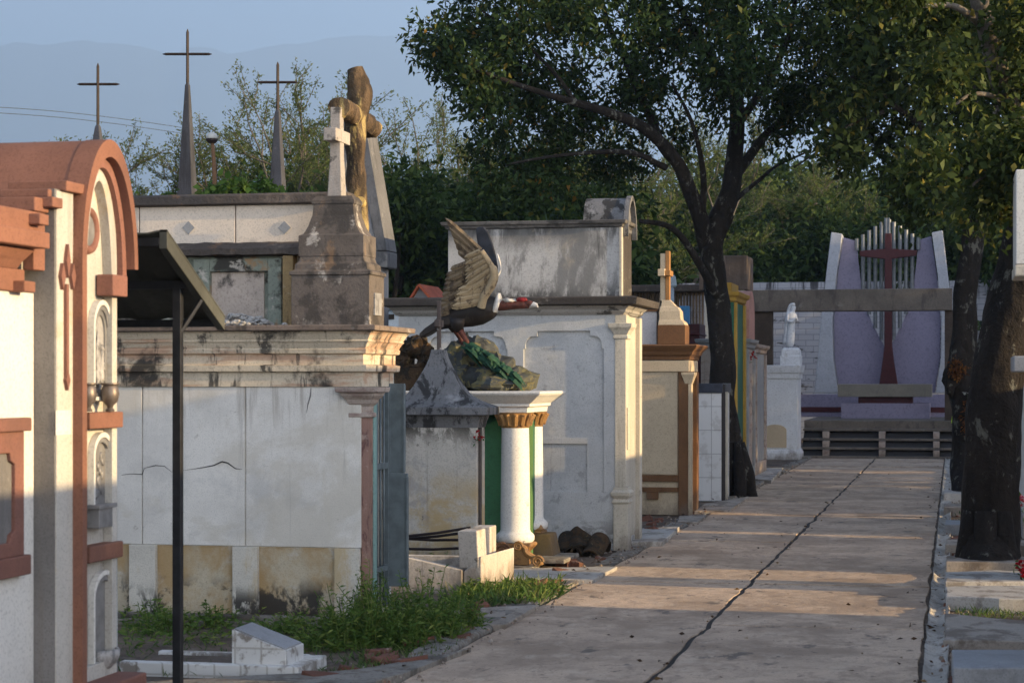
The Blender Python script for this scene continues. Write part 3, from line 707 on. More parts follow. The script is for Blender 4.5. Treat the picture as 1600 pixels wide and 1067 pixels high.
mk('plaque', MB().box(xb_+.001, Yp0+.10, zp_(492), xb_+.012, Yp0+.26, zp_(457)), M['relief'], pd)
cx0, cx1 = xY(516,Yp0+.15), xY(533,Yp0+.15); Ym = (Yp0+Yp1)/2
cs = MB().loft([(cx0-.012,Ym-.058,cx1+.012,Ym+.058,zp_(304.5)),(cx0,Ym-.042,cx1,Ym+.042,zp_(240)),(cx0+.003,Ym-.04,cx1-.003,Ym+.04,zp_(163))])
cs.box(cx0-.006, Ym-.165, zp_(219), cx1+.006, Ym-.0425, zp_(199)).box(cx0-.006, Ym+.0425, zp_(219), cx1+.006, Ym+.165, zp_(199)).box(cx0-.0063, Ym-.0424, zp_(219), cx1+.0063, Ym+.0424, zp_(199))
mk('cross', cs, worn('lichen_stone', (.38,.34,.30), [(GRIME, 7, .54, .64, .8), ((.5,.47,.42), 9, .58, .66, .6)], .15, .9, .6, .01, 70), E_, bevel=.006)
Yl = YD + .66
bark = worn('moulded_log_cement', (.125,.085,.05), [((.035,.026,.018), (11,11,2.2), .46, .56, .9), ((.42,.32,.13), (6,6,2.0), .56, .64, .75), ((.38,.28,.10), (6,6,1.6), .47, .60, .8, (2.95,2.75)), ((.05,.035,.022), (12,12,2), .55, .63, .8)], .2, .95, 1.0, .03, 40)  # lower ochre band: yellow moss with golden sunlight painted into the colour
L_ = thing('log_cross', 'weathered brown cement cross shaped like rough logs behind the small stone cross', 'cross', (xY(560,Yl), Yl, ZR))
def wob_tube(pts, rad, seed, n=14, sub=10, k=.14):
    c = curve_pts(pts, sub); m = len(c); rr_ = []
    mb = MB(); base = [rad[0] + (rad[-1]-rad[0])*i/(m-1) if len(rad)==2 else float(np.interp(i/(m-1), np.linspace(0,1,len(rad)), rad)) for i in range(m)]
    mb.tube(c, base, n)
    for i in range(len(mb.v)):
        ci = c[i//n]; v = Vector(mb.v[i]); d = v-ci
        v = ci + d*(1 + k*noise.noise(Vector((v.x*14+seed, v.y*14, v.z*5)))*2 + k*.8*noise.noise(Vector((v.x*38, v.y*38, v.z*12+seed))))
        mb.v[i] = tuple(v)
    return mb
s1 = .00436*YD/13
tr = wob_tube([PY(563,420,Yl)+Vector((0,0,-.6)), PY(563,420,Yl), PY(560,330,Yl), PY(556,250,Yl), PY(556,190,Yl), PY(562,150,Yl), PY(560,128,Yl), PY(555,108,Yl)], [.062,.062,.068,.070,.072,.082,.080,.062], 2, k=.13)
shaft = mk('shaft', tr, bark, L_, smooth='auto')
ym0 = Yl
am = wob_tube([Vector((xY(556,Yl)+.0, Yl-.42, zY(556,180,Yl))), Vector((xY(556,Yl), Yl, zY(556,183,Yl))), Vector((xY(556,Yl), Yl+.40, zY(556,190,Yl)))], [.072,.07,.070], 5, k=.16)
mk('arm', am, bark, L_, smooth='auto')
mk('cut_stub', MB().tube([PY(565,318,Yl-.02), PY(563,314,Yl-.085)], [.034,.032], 14), worn('ochre_end', (.46,.33,.12), [], .15, .9, .4, .01, 80), shaft)
# ------------------------------------------------------------------ F: three slate spires with iron crosses, globe lamp
M['slate'] = worn('slate_spire', (.058,.06,.07), [((.025,.025,.028), (6,6,.8), .5, .63, .7), ((.2,.2,.21), 6, .6, .7, .4)], .15, .8, .4, .01, 60)
M['iron'] = flat('rusted_iron', (.028,.018,.015), .7, .2, .2, .2)
def spire(px, py_base, w_base, py_top, w_top, py_cross, py_arm, ax0, ax1, D, label):
    s_ = D/F_PX; b = PD(px, 595, D); b.z = 0
    o = thing('spire_cross', label, 'cross', b, 'spires topped with iron crosses')
    zt, zb = EYE+(595-py_top)*s_, EYE+(595-py_base)*s_; rb, rt = w_base*s_/2, w_top*s_/2
    k = (rb-rt)/(zt-zb); r0 = rb + k*zb
    mk('spire', MB().loft([(b.x-r0,b.y-r0,b.x+r0,b.y+r0,0),(b.x-rb,b.y-rb,b.x+rb,b.y+rb,zb),(b.x-rt,b.y-rt,b.x+rt,b.y+rt,zt-.04),(b.x-rt*.5,b.y-rt*.5,b.x+rt*.5,b.y+rt*.5,zt)]), M['slate'], o, bevel=.012)
    r = 2.6*s_; za = EYE+(595-py_arm)*s_; zc = EYE+(595-py_cross)*s_
    h0, h1 = PD(ax0,595,D), PD(ax1,595,D)
    c = MB().tube([(b.x,b.y,zt-.02),(b.x,b.y,zc-5*s_),(b.x,b.y,zc)], [r,r*.9,r*.2], 4)
    ux = Vector((h1.x-h0.x, h1.y-h0.y, 0)).normalized()
    A0 = Vector((h0.x,h0.y,za)); A1 = Vector((h1.x,h1.y,za))
    c.tube([A0, A0+ux*5*s_, A1-ux*5*s_, A1], [r*.2,r*.8,r*.8,r*.2], 4)
    mk('iron_cross', c, M['iron'], o)
spire(153, 222, 14, 194, 8, 99, 132, 120, 187, 25, 'short slate spire with an iron cross rising behind the terracotta vault')
spire(293, 307, 25, 129, 7, 46, 85, 254, 331, 26, 'tallest slate spire with an iron cross, middle of the three')
spire(434, 307, 23, 171, 8, 97, 129, 401, 466, 25, 'slate spire with an iron cross nearest the dark pedestal cross')
lp = thing('globe_lamp', 'white globe lamp on a thin rusty pole between two slate spires', 'street lamp', PD(336,595,31)-Vector((0,0,EYE)))
q = PD(331, 214, 31); b0 = PD(336, 300, 31)
mk('pole', MB().tube([(b0.x,b0.y,0), tuple(b0), tuple(PD(334,250,31)), tuple(PD(332,222,31))], [.05,.04,.032,.028], 8), flat('rusty_pole', (.16,.085,.04), .8), lp, smooth=True)
mk('globe', MB().blob(q, (.085,.085,.07), 1, 0), flat('lamp_glass', (.5,.5,.47), .3, 0, .05, .05), lp, smooth=True)
mk('collar', MB().lathe([(.05,q.z-.10),(.09,q.z-.06),(.088,q.z-.03)], q.x, q.y, 14), M['iron'], lp)

# ------------------------------------------------------------------ steep gabled tomb behind the log cross
Dg = 20.5; Yg = PD(560,595,Dg).y; s_ = Dg/F_PX
gx = lambda p: xY(p, Yg); gz = lambda p: zY(560, p, Yg)
G0 = thing('gabled_tomb', 'grey tomb with a very steep pointed gable roof rising behind the log cross', 'tomb', (gx(556), Yg+.4, 0))
M['gable'] = worn('weathered_gable', (.15,.15,.155), [((.06,.06,.06), (5,5,1), .5, .62, .7), ((.26,.25,.24), 5, .58, .68, .5)], .15, .9, .5, .012, 50)
M['gable_in'] = worn('gable_plaster', (.44,.42,.41), [((.25,.22,.2), (4,4,1), .55, .68, .5)], .08, .85, .3, .006, 70)
mk('body', MB().box(gx(510), Yg+.04, 0, gx(594), Yg+.32, gz(419)), M['gable_in'], G0, bevel=.01)
mk('eave', MB().box(gx(505), Yg-.03, gz(419), gx(606), Yg+.36, gz(393)), M['gable'], G0, bevel=.015)
apx, apz = gx(553), gz(172)
mk('roof', MB().plate([(gx(497),gz(392.7)),(gx(536),apz-.05),(gx(571),apz-.08),(gx(606),gz(392.7)),(gx(591),gz(392.7)),(gx(556),gz(225)),(gx(551),gz(225)),(gx(515),gz(392.7))], [], 'y', Yg-.05, Yg+.34), M['gable'], G0, bevel=.01)
mk('tympanum', MB().plate([(gx(515.5),gz(392)),(gx(553),gz(226)),(gx(589.5),gz(392))], [], 'y', Yg+.02, Yg+.3), M['gable_in'], G0)

# ------------------------------------------------------------------ G: small tomb with a concave pointed roof
M['conc'] = worn('blotched_roof_cement', (.17,.17,.172), [((.028,.028,.028), (7,7,4), .48, .56, .92), ((.38,.38,.38), 4, .58, .7, .5)], .15, .9, .6, .012, 60)
M['oldwhite'] = worn('stained_white_wall', (.50,.47,.41), [((.42,.31,.15), (2.2,2.2,2), .40, .56, .9, (1.0,.55)), ((.30,.29,.28), 4, .52, .64, .6), ((.05,.045,.035), (8,8,4), .42, .54, .95, (1.0,1.24)), (GRIME, 9, .63, .70, .7)], .08, .9, .4, .01, 70)
YG = 16.36; gx = lambda p: xY(p, YG); gz = lambda p: zY(690, p, YG)
M['finial'] = worn('finial_iron', (.13,.10,.085), [((.6,.58,.55), 12, .55, .60, .95)], .2, .8, .3, .005, 60)
G_ = thing('pointed_tomb', 'small stained white tomb with a concave pointed grey roof beside the column monument', 'tomb', (gx(680), YG+.15, 0))
xa, xb_, yb = gx(609), gx(745), YG+.30
mk('wall', MB().box(xa, YG, 0, xb_, yb, gz(654)), M['oldwhite'], G_, bevel=.008)
mk('cornice', MB().mould(xa, YG, xb_, yb, [(.004,gz(668)),(.012,gz(660)),(.03,gz(650)),(.03,gz(648.5))]), M['conc'], G_)
pr = [(609-15,745+19,648,.085),(594,764,635,.085)]
cx, cy = gx(679), (YG+yb)/2; rects = []
hx, hy = (gx(764)-gx(594))/2, (yb-YG)/2+.085
for u, pyv in ((1,648),(1,636),(.90,633),(.70,626),(.54,617),(.43,604),(.33,589),(.23,573),(.16,559),(.12,546)):
    rects.append((cx-hx*u, cy-max(hy*u,.045), cx+hx*u, cy+max(hy*u,.045), gz(pyv)))
mk('roof', MB().loft(rects), M['conc'], G_, bevel=.004)
cz = lambda p: zY(678, p, cy)
mk('finial_cross', MB().box(cx-.016, cy-.018, cz(549), cx+.016, cy+.018, cz(470)).box(cx-.022, cy-.075, cz(511), cx+.022, cy-.0185, cz(500)).box(cx-.022, cy+.0185, cz(511), cx+.022, cy+.075, cz(500)), M['finial'], G_, bevel=.006)
mk('seam', MB().box(xb_+.001, YG+.05, .1, xb_+.02, YG+.10, gz(668)), M['darkledge'], G_)
def flower(name, pos, col, n, size, label, leafcol=(.04,.09,.03), seed=1, group=None, base_mat=None):
    rr = np.random.default_rng(seed)
    o = thing(name, label, 'flowers', tuple(pos), group)
    mb = MB()
    for i in range(n):
        c = Vector(pos) + Vector(rr.normal(size=3)*size*.75); 
        for k in range(7):
            d = Vector(rr.normal(size=3)).normalized(); t1 = d.cross(Vector((.3,.5,.8))).normalized()*size*.28
            e = c + d*size*.62; mb.add([c, c+d*size*.3+t1, e, c+d*size*.3-t1], [(0,1,2,3)])
    mk('petals', mb, leafmat(name+'_petal', [(0,tuple(q*.6 for q in col)),(1,col)], .2), o, fix=False)
    mb = MB()
    for i in range(n*2):
        c = Vector(pos) + Vector(rr.normal(size=3)*size*.8) - Vector((0,0,size*.6)); d = Vector(rr.normal(size=3)).normalized(); t1 = d.cross(Vector((.3,.5,.8))).normalized()*size*.18
        mb.add([c, c+d*size*.4+t1, c+d*size*.9, c+d*size*.4-t1], [(0,1,2,3)])
    mk('leaves', mb, leafmat(name+'_leaf', [(0,leafcol),(1,tuple(q*1.8 for q in leafcol))], .3), o, fix=False)
    return o
flower('flower_bunch', (gx(748), YG-.03, gz(684)), (.42,.02,.025), 6, .035, 'red artificial flower fixed to the corner of the pointed tomb', seed=3)

# ------------------------------------------------------------------ H: broken whitewashed grave in front of it
M['limewash'] = worn('chipped_limewash', (.58,.52,.45), [((.30,.22,.14), (4,4,3), .55, .66, .7), ((.14,.12,.10), 9, .62, .69, .85), ((.40,.36,.32), 3, .5, .65, .5)], .1, .92, .6, .014, 60)
YH = 15.1; hx = lambda p, Y=YH: xY(p, Y); hz = lambda p, Y=YH: zY(720, p, Y)
H_ = thing('broken_grave', 'broken whitewashed grave kerb with a cracked leaning corner block', 'grave', (hx(690), YH+.4, 0))
mk('kerb', MB().rings([[(hx(590),YH,-.02),(hx(722),YH,-.02),(hx(722),YH,hz(890)),(hx(640),YH,hz(873)),(hx(590),YH,hz(870))],[(hx(590),YH+.09,-.02),(hx(722),YH+.09,-.02),(hx(722),YH+.09,hz(890)),(hx(640),YH+.09,hz(873)),(hx(590),YH+.09,hz(870))]]), M['limewash'], H_, bevel=.008)
mk('kerb', MB().rings([[(hx(723.5),YH+.01,-.02),(hx(752),YH,-.02),(hx(752),YH,hz(868)),(hx(723.5),YH+.01,hz(893))],[(hx(723.5),YH+.85,-.02),(hx(771),YH+.75,-.02),(hx(771),YH+.75,hz(866)),(hx(723.5),YH+.85,hz(880))]]), M['limewash'], H_, bevel=.008)
c0 = PY(733, 858, YH-.02)
mk('corner_block', MB().obox((c0.x, YH+.09, c0.z), (.16,.17,.285), (R(3),R(-2),R(-10))), M['limewash'], H_, bevel=.008)
mk('head_block', MB().box(hx(741,YH+.55), YH+.5, .05, hx(768,YH+.55), YH+.72, zY(755,822,YH+.55)), M['limewash'], H_, bevel=.008)
mk('kerb', MB().box(hx(590,YH+.8), YH+.8, -.02, hx(738,YH+.8), YH+.88, zY(690,868,YH+.8)), M['limewash'], H_, bevel=.006)
for i,(a,b,c,d) in enumerate(((630,838,735,824),(630,842,738,830),(630,857,722,856),(630,841,722,843))):
    tag(mk('iron_rod', MB().tube([PY(a,b,YH+.35+i*.06), PY((a+c)/2,(b+d)/2+1.5,YH+.3+i*.05), PY(c,d,YH+.25+i*.05)], .011, 6), M['iron']), 'dark iron rod lying across the broken whitewashed grave', 'rod', 'iron rods over the broken grave')

# ------------------------------------------------------------------ I: column monument with rocks and a condor
M['colwhite'] = worn('column_white_paint', (.70,.68,.63), [((.5,.46,.38), (6,6,1), .6, .72, .35), ((.16,.15,.14), (7,7,5), .62, .645, .95, (.62,.5))], .04, .6, .15, .004, 80, .35)
M['gold'] = worn('gold_paint', (.32,.17,.055), [((.10,.05,.025), 10, .5, .62, .7), ((.5,.32,.12), 14, .58, .68, .6)], .15, .55, .4, .006, 60, .5)
M['green'] = worn('dark_green_paint', (.028,.115,.07), [((.05,.16,.11), 8, .55, .68, .5), ((.015,.06,.04), 3, .55, .68, .5)], .15, .65, .25, .006, 60)
M['green2'] = worn('light_green_paint', (.075,.155,.05), [((.2,.1,.07), (5,5,4), .62, .68, .8)], .1, .7, .2, .004, 60)
XI = -3.68; YI = 17.2
I_ = thing('column_monument', 'dark green monument with white columns, gilded capitals and a white entablature', 'monument', (XI-.4, YI+.3, 0))
ix = lambda p, Y=YI: xY(p, Y); iz = lambda p, Y=YI: zY(805, p, Y)
ya, yb = 16.95, 17.83
def column(y, nm, zb, extra):
    c = XI; rt, rb = .118, .127
    z0, z1 = zb, iz(668, 17.2)
    prof = [(.150,z0),(.165,z0+.02),(.165,z0+.055),(.15,z0+.075),(.135,z0+.085),(rb,z0+.105)]
    for i in range(1, 9): u = i/8; prof.append((rb-(rb-rt)*u**1.5, z0+.105+(z1-z0-.105)*u))
    mk('column', MB().lathe(prof, c, y, 40), M['colwhite'], I_, smooth='auto')
    zc = z1; h = iz(645,17.2) - z1
    cap = MB().lathe([(rt*.98,zc-.004),(rt*1.08,zc+.008),(rt*1.02,zc+.02),(rt*1.08,zc+h*.4),(rt*1.28,zc+h*.85),(rt*1.36,zc+h)], c, y, 28)
    for k in range(14):
        a = 2*math.pi*k/14; d = Vector((math.cos(a), math.sin(a), 0))
        pts = [Vector((c,y,zc+.02))+d*rt*1.06, Vector((c,y,zc+h*.55))+d*rt*1.16, Vector((c,y,zc+h*.86))+d*rt*1.38, Vector((c,y,zc+h*.80))+d*rt*1.52]
        cap.tube(pts, [.022,.026,.022,.008], 6)
    mk('capital', cap, M['gold'], I_, smooth='auto')
column(17.2, 'near', iz(846,17.2), 0); column(17.79, 'far', zY(838,826,17.79), 0)
# scroll consoles under the columns
def console(y, sc, n_rope):
    zt = (iz(846) if y < 17.5 else zY(838,826,17.79)) - .003
    o = MB()
    if y < 17.5:
        o.loft([(XI-.17,y-.15,XI+.13,y+.15,.03),(XI-.15,y-.13,XI+.10,y+.13,zt*.55),(XI-.17,y-.15,XI+.17,y+.15,zt*.9),(XI-.16,y-.14,XI+.16,y+.14,zt)])
        c = mk('console', o, M['gold'], I_, bevel=.012)
        r = MB()
        for k in range(4):
            rr_ = .028+.02*k
            r.tube([(XI-.085+rr_*math.cos(a), y-.158-.004*(k%2), zt*.52+rr_*1.25*math.sin(a)) for a in [2*math.pi*q/20 for q in range(21)]], .0095, 6)
        mk('rope_coil', r, worn('rope_brown', (.25,.13,.075), [], .2, .8, .4, .005, 90), c, smooth=True)
        v = MB(); pts = []
        for q in range(26):
            a = q/25; pts.append((XI+.05+.20*a + .02*math.sin(a*9), y-.16+.02*a, zt*.95 - (zt-.05)*a**1.3))
        v.tube(pts, [.03-.012*abs(.5-i/25)*2 for i in range(26)], 8)
        for (cx_, cz_, rr0) in ((XI+.23, .07, .05), (XI+.06, zt*.9, .04)):
            v.tube([(cx_+rr0*(1-q/30)*math.cos(q*.5), y-.17, cz_+rr0*(1-q/30)*math.sin(q*.5)) for q in range(26)], .012, 6)
        v.box(XI+.02, y-.155, .035, XI+.15, y-.13, zt*.8)
        mk('volute', v, M['gold'], c, smooth='auto')
    else:
        o.loft([(XI-.15,y-.13,XI+.15,y+.13,.26),(XI-.11,y-.10,XI+.11,y+.10,.30),(XI-.12,y-.10,XI+.12,y+.10,.36),(XI-.15,y-.13,XI+.15,y+.13,zt)])
        c = mk('console', o, M['gold'], I_, bevel=.012)
        mk('block', MB().loft([(XI-.16,y-.2,XI+.27,y+.15,.0),(XI-.14,y-.16,XI+.22,y+.13,.258)]), worn('brown_block', (.22,.14,.06), [((.1,.06,.03), 4, .5, .64, .6)], .15, .85, .5, .01, 50), c, bevel=.012)
console(17.2, 1, 3); console(17.79, 1, 3)
mk('base_slab', MB().box(ix(760), ya-.05, -.01, XI+.2, yb+.1, .03).box(XI+.05, ya+.3, .031, XI+.42, yb+.12, .07), M['kerb'], I_, bevel=.01)
xg = xY(826, 17.42)
mk('wall', MB().box(xg-1.9, 17.40, .03, xg, 18.02, iz(640)), M['green'], I_, bevel=.006)
mk('wall_edge', MB().box(xg+.0005, 17.402, .03, xg+.012, 17.56, iz(642)), M['green2'], I_, bevel=.003)
ent = MB(); bx0, by0, bx1, by1 = XI-1.0, ya+.13, XI+.13, yb+.13
ez = lambda p: zY(800, p, 17.0)
ent.mould(bx0, by0, bx1, by1, [(0,ez(645)),(.005,ez(637)),(.03,ez(635)),(.03,ez(631)),(.06,ez(627)),(.10,ez(621)),(.125,ez(618)),(.14,ez(615)),(.14,ez(611.5)),(.1,ez(611))])
mk('entablature', ent, M['colwhite'], I_, bevel=.005)
ZT = ez(611.2)
# rocks on top
def rockmat(name, cols, sc):
    t = NT(name); v = t.n('ShaderNodeTexVoronoi'); v.inputs['Scale'].default_value = sc
    w_ = t.n('ShaderNodeVectorMath', operation='ADD'); t.l(t.pos, w_.inputs[0]); nn = t.n('ShaderNodeTexNoise'); nn.inputs['Scale'].default_value = 5; t.l(nn.outputs['Color'], w_.inputs[1]); t.l(w_.outputs[0], v.inputs['Vector'])
    r = t.n('ShaderNodeValToRGB'); r.color_ramp.interpolation = 'CONSTANT'
    s3 = t.n('ShaderNodeSeparateXYZ'); t.l(v.outputs['Color'], s3.inputs[0]); t.l(s3.outputs[0], r.inputs[0])
    e = r.color_ramp.elements
    while len(e) < len(cols): e.new(.5)
    for i, (x, c) in enumerate(zip(e, cols)): x.position = i/len(cols); x.color = (*c, 1)
    n = t.noise(14, 6, .65); c = t.mix(t.rng(n, .5, .64, 0, .7), r.outputs[0], (.05,.05,.045))
    return t.out(c, .9, n, .7, .02)
M['rock'] = rockmat('painted_rock', [(.05,.056,.056),(.14,.125,.06),(.065,.07,.066),(.04,.043,.043),(.085,.085,.06),(.055,.062,.058)], 6)
M['mossrock'] = worn('mossy_brown_rock', (.075,.045,.022), [((.02,.018,.014), 7, .46, .56, .9), ((.17,.12,.05), 9, .58, .66, .7), ((.30,.24,.14), 8, .65, .7, .7)], .2, .95, 1.0, .03, 30)
Yr = 17.45; rp = lambda a, b, dy=0: PY(a, b, Yr+dy)
K_ = thing('rock_mound', 'painted cement rocks under the condor statue on the white entablature', 'rocks', (rp(765,600).x, Yr, ZT))
rm = MB(); u = .0054
for i,(a,b,rx,rz,dy) in enumerate(((732,576,48,50,.04),(768,590,54,38,-.02),(708,585,36,42,-.06),(798,596,44,26,0),(750,556,32,30,.08),(690,598,26,30,.1),(815,604,16,10,-.05),(700,562,18,16,.05),(705,600,30,16,-.14),(775,600,34,14,-.2))):
    c = rp(a,b,dy); rm.blob(c, (rx*u, .22 if rx > 20 else .12, rz*u), i+3, .22, 12, 8, 2.2, facet=4)
rm.v = [(x, y, max(z, ZT+.001)) for x, y, z in rm.v]
mk('rocks', rm, M['rock'], K_)
gd = MB(); rr = random.Random(5)
for i in range(64):
    t0 = rr.random(); st = rp(724+66*t0+rr.uniform(-5,9), 536+46*t0+rr.uniform(-4,8), -.30+.16*rr.random()); en = st + (rp(812,606)-rp(735,540)).normalized()*rr.uniform(.12,.24) + Vector((rr.uniform(-.02,.05), rr.uniform(-.05,.02), -.02))
    n_ = Vector((rr.uniform(.3,.9), -.5, .7)); sdv = (en-st).cross(n_).normalized()*rr.uniform(.022,.04); m_ = (st+en)/2 + Vector((0,-.02,.03))
    gd.add([st-sdv*.5, m_-sdv, en, m_+sdv, st+sdv*.5, m_+Vector((0,-.012,.012))], [(0,1,5),(1,2,5),(2,3,5),(3,4,5),(4,0,5)])
mk('palm_leaves', gd, worn('green_leaf_paint', (.012,.05,.028), [((.03,.09,.04), 12, .52, .62, .7)], .2, .7, .3, .005, 60), K_, fix=False)
br = MB()
cb = PY(648, 566, 17.6)
for k_ in range(14):
    a = 2*math.pi*k_/14
    br.blob((cb.x+.10*math.cos(a), 17.6+.04*math.sin(a*3), cb.z+.14*math.sin(a)), (.085,.11,.09), k_+40, .35, 10, 7, 2.5)
br.box(cb.x-.15, 17.45, 0, cb.x+.12, 17.75, cb.z-.05)
tag(mk('mossy_boulder', br, M['mossrock'], base=(cb.x,17.6,0)), 'brown mossy rock ring half hidden behind the cream mausoleum cornice', 'rock')

# ------------------------------------------------------------------ the condor statue
Yc = 17.30; CP = lambda a, b, dy=0.: PY(a, b, Yc+dy); U = .00548
M['b_dark'] = worn('condor_dark_brown', (.020,.013,.009), [((.055,.04,.025), (14,14,4), .52, .62, .5)], .2, .6, .4, .006, 60, .4)
M['b_tan'] = worn('condor_wing_tan', (.45,.34,.20), [((.10,.07,.045), (18,9,9), .54, .62, .85), ((.46,.38,.26), 8, .58, .68, .5)], .15, .7, .4, .006, 70)
M['b_tan2'] = worn('condor_primaries', (.17,.125,.075), [((.05,.035,.025), (18,9,9), .5, .6, .8)], .15, .7, .4, .006, 70)
M['b_blue'] = flat('condor_blue_black', (.016,.019,.028), .7, 0, .3, .4)
M['b_white'] = flat('condor_white', (.60,.58,.54), .7, 0, .12, .4)
M['b_red'] = worn('condor_red', (.24,.02,.022), [((.08,.01,.01), 30, .5, .6, .8)], .15, .7, .4, .004, 90)
M['b_skin'] = worn('condor_skin', (.13,.042,.028), [((.05,.02,.015), 30, .48, .58, .8)], .15, .6, .3, .004, 70)
Bd = thing('condor_statue', 'painted condor statue with raised tan wings and white collar perched on the rocks', 'statue', CP(735,545))
body_pts = [(672,517,4),(684,508,9),(700,499,15),(716,493,20),(733,488,23.5),(750,484,24),(764,480,20),(772,476.5,15),(777,475.5,9)]
bc = curve_pts([CP(a,b) for a,b,_ in body_pts], 4); rad = np.interp(np.linspace(0,len(body_pts)-1,len(bc)), range(len(body_pts)), [r*U for *_ , r in body_pts])
mk('body', MB().tube(bc, list(rad), 20, squash=.8), M['b_dark'], Bd, smooth=True)
mk('tail', MB().plate([(CP(a,b).x, CP(a,b).z) for a,b in ((658,522),(667,513),(690,497),(712,494),(708,508),(690,511),(672,523),(660,528))], [], 'y', Yc-.08, Yc+.08), M['b_dark'], Bd, bevel=.012)
mk('collar', MB().tube([CP(780,458), CP(779.5,466), CP(777,477), CP(773,486), CP(770,492)], [.03,.066,.078,.068,.03], 14, squash=.42), M['b_white'], Bd, smooth=True)
nk = mk('neck', MB().tube([CP(774,478),CP(788,477.5),CP(802,477),(CP(816,476.5)),CP(826,476.5)], [.045,.043,.036,.033,.03], 14), M['b_skin'], Bd, smooth=True)
mk('neck_patch', MB().blob(CP(795,470,-.012), (.055,.034,.018), 4, .5, 12, 8, 4), M['b_white'], nk, smooth=True)
hd = mk('head', MB().tube([CP(818,476),CP(826,475),CP(833,475.5)], [.026,.034,.024], 12), M['b_skin'], Bd, smooth=True)
mk('caruncle', MB().blob(CP(815.5,468.5), (.05,.024,.022), 2, .15), M['b_red'], hd, smooth=True)
mk('beak', MB().tube([CP(818,477.5),CP(826,476),CP(833,476),CP(838,477),CP(841,480.5)], [.02,.028,.026,.019,.004], 12), M['b_white'], hd, smooth=True)
lg = MB()
for dy, dx in ((-.06,0),(.09,-7)):
    lg2 = MB().tube([CP(719+dx,515,dy),CP(722+dx,521,dy),CP(728+dx,531,dy),CP(731+dx,540,dy)], [.032,.026,.022,.024], 10)
    for k_ in (-1,0,1): lg2.tube([CP(731+dx,540,dy), CP(739+dx,541,dy+.04*k_), CP(746+dx,545,dy+.06*k_)], [.02,.017,.008], 7)
    lgo = mk('leg', lg2, M['b_skin'], Bd, smooth=True)
    mk('thigh', MB().tube([CP(716+dx,497,dy),CP(715+dx,509,dy),CP(719+dx,517,dy)], [.075,.06,.034], 12), M['b_dark'], lgo, smooth=True)
def feather(mb, p0, p1, w0, w1, dy0, dy1, th=.012, bend=0):
    a, b = CP(*p0, dy0), CP(*p1, dy1); d = (b-a); n_ = Vector((0,1,0)); s1 = d.cross(n_).normalized(); N = 7; L = []
    for i in range(N+1):
        u_ = i/N; w = (w0+(w1-w0)*u_) * (1 if u_ < .75 else math.sqrt(max(.02, 1-((u_-.75)/.25)**2*.95)))
        c = a + d*u_ + s1*bend*math.sin(math.pi*u_)
        L.append([c-s1*w, c+n_*-th*1.0, c+s1*w, c+n_*th])
    mb.rings(L)
    mb.tube([a+n_*-th, a+d*.9+n_*-th], [.006,.003], 5)
dyw = lambda b: -.13 - (478-b)*.0016
def F(mb, p0, p1, w0, w1, off=0, bend=0): feather(mb, p0, p1, w0*U, w1*U, dyw(p0[1])+off, dyw(p1[1])+off, .010, bend)
wing = MB()
arm = [(752,480),(757,462),(768,445),(772,430),(768,416),(752,392)]
wing.tube(curve_pts([CP(a,b,dyw(b)) for a,b in arm], 5), [.045]*5+[.05]*10+[.045]*5+[.03]*6, 12, squash=.8)
cv = [((770,427),(752,455)),((768,420),(744,440)),((762,410),(735,428)),((756,400),(733,414)),((750,393),(737,404)),((766,436),(748,466)),((758,455),(735,470)),((752,470),(722,477))]
for i in range(11):
    u_ = i/10; p0 = (769-19*u_, 428-36*u_); p1 = (728-2*u_, 458-56*u_)
    F(wing, p0, (p1[0], p1[1]), 3.6, 3.0, -.016+.022*(i%2))
for i in range(8):
    u_ = i/7; F(wing, (766-12*u_, 440+32*u_), (716-10*u_, 452+30*u_), 4.2, 4.0, -.006+.024*(i%2))
near = mk('wing', wing, M['b_tan'], Bd, smooth='auto')
pr_ = MB()
for i in range(7):
    u_ = i/6; F(pr_, (751-17*u_, 391+16*u_), (696+20*u_, 341+52*u_**1.1), 4.0, 4.4, .012+.018*(i%2))
mk('wing_core', MB().plate([(CP(a,b,-.09).x, CP(a,b,-.09).z) for a,b in ((748,476),(712,474),(700,470),(704,430),(722,418),(731,402),(750,391),(770,424),(755,452))], [], 'y', Yc-.10, Yc-.075), M['b_tan2'], near, bevel=.006)
mk('primaries', pr_, M['b_tan2'], near, smooth='auto')
sc_ = MB()
for i in range(9):
    u_ = i/8; F(sc_, (728-12*u_, 412+58*u_), (704-14*u_, 421+64*u_), 4.4, 4.4, .018+.02*(i%2))
    F(sc_, (716-14*u_, 425+62*u_), (697-12*u_, 430+62*u_), 4.4, 4.2, .034+.02*(i%2))
mk('secondaries', sc_, M['b_tan2'], near, smooth='auto')
fw = [(747,359),(752,356),(760,356),(766,363),(772,378),(777,395),(781,417),(781,426),(770,440),(758,453),(750,470),(744,470),(748,452),(752,400)]
far = mk('wing', MB().plate([(CP(a,b,.2).x, CP(a,b,.2).z) for a,b in fw], [], 'y', Yc+.10, Yc+.135), M['b_blue'], Bd, bevel=.012)
mk('wing_edge', MB().tube(curve_pts([CP(a,b,.10) for a,b in ((777,396),(782,421),(772,438),(760,452),(753,468))], 4), [.004]+[.009]*15+[.006], 8), M['b_white'], far, smooth=True)

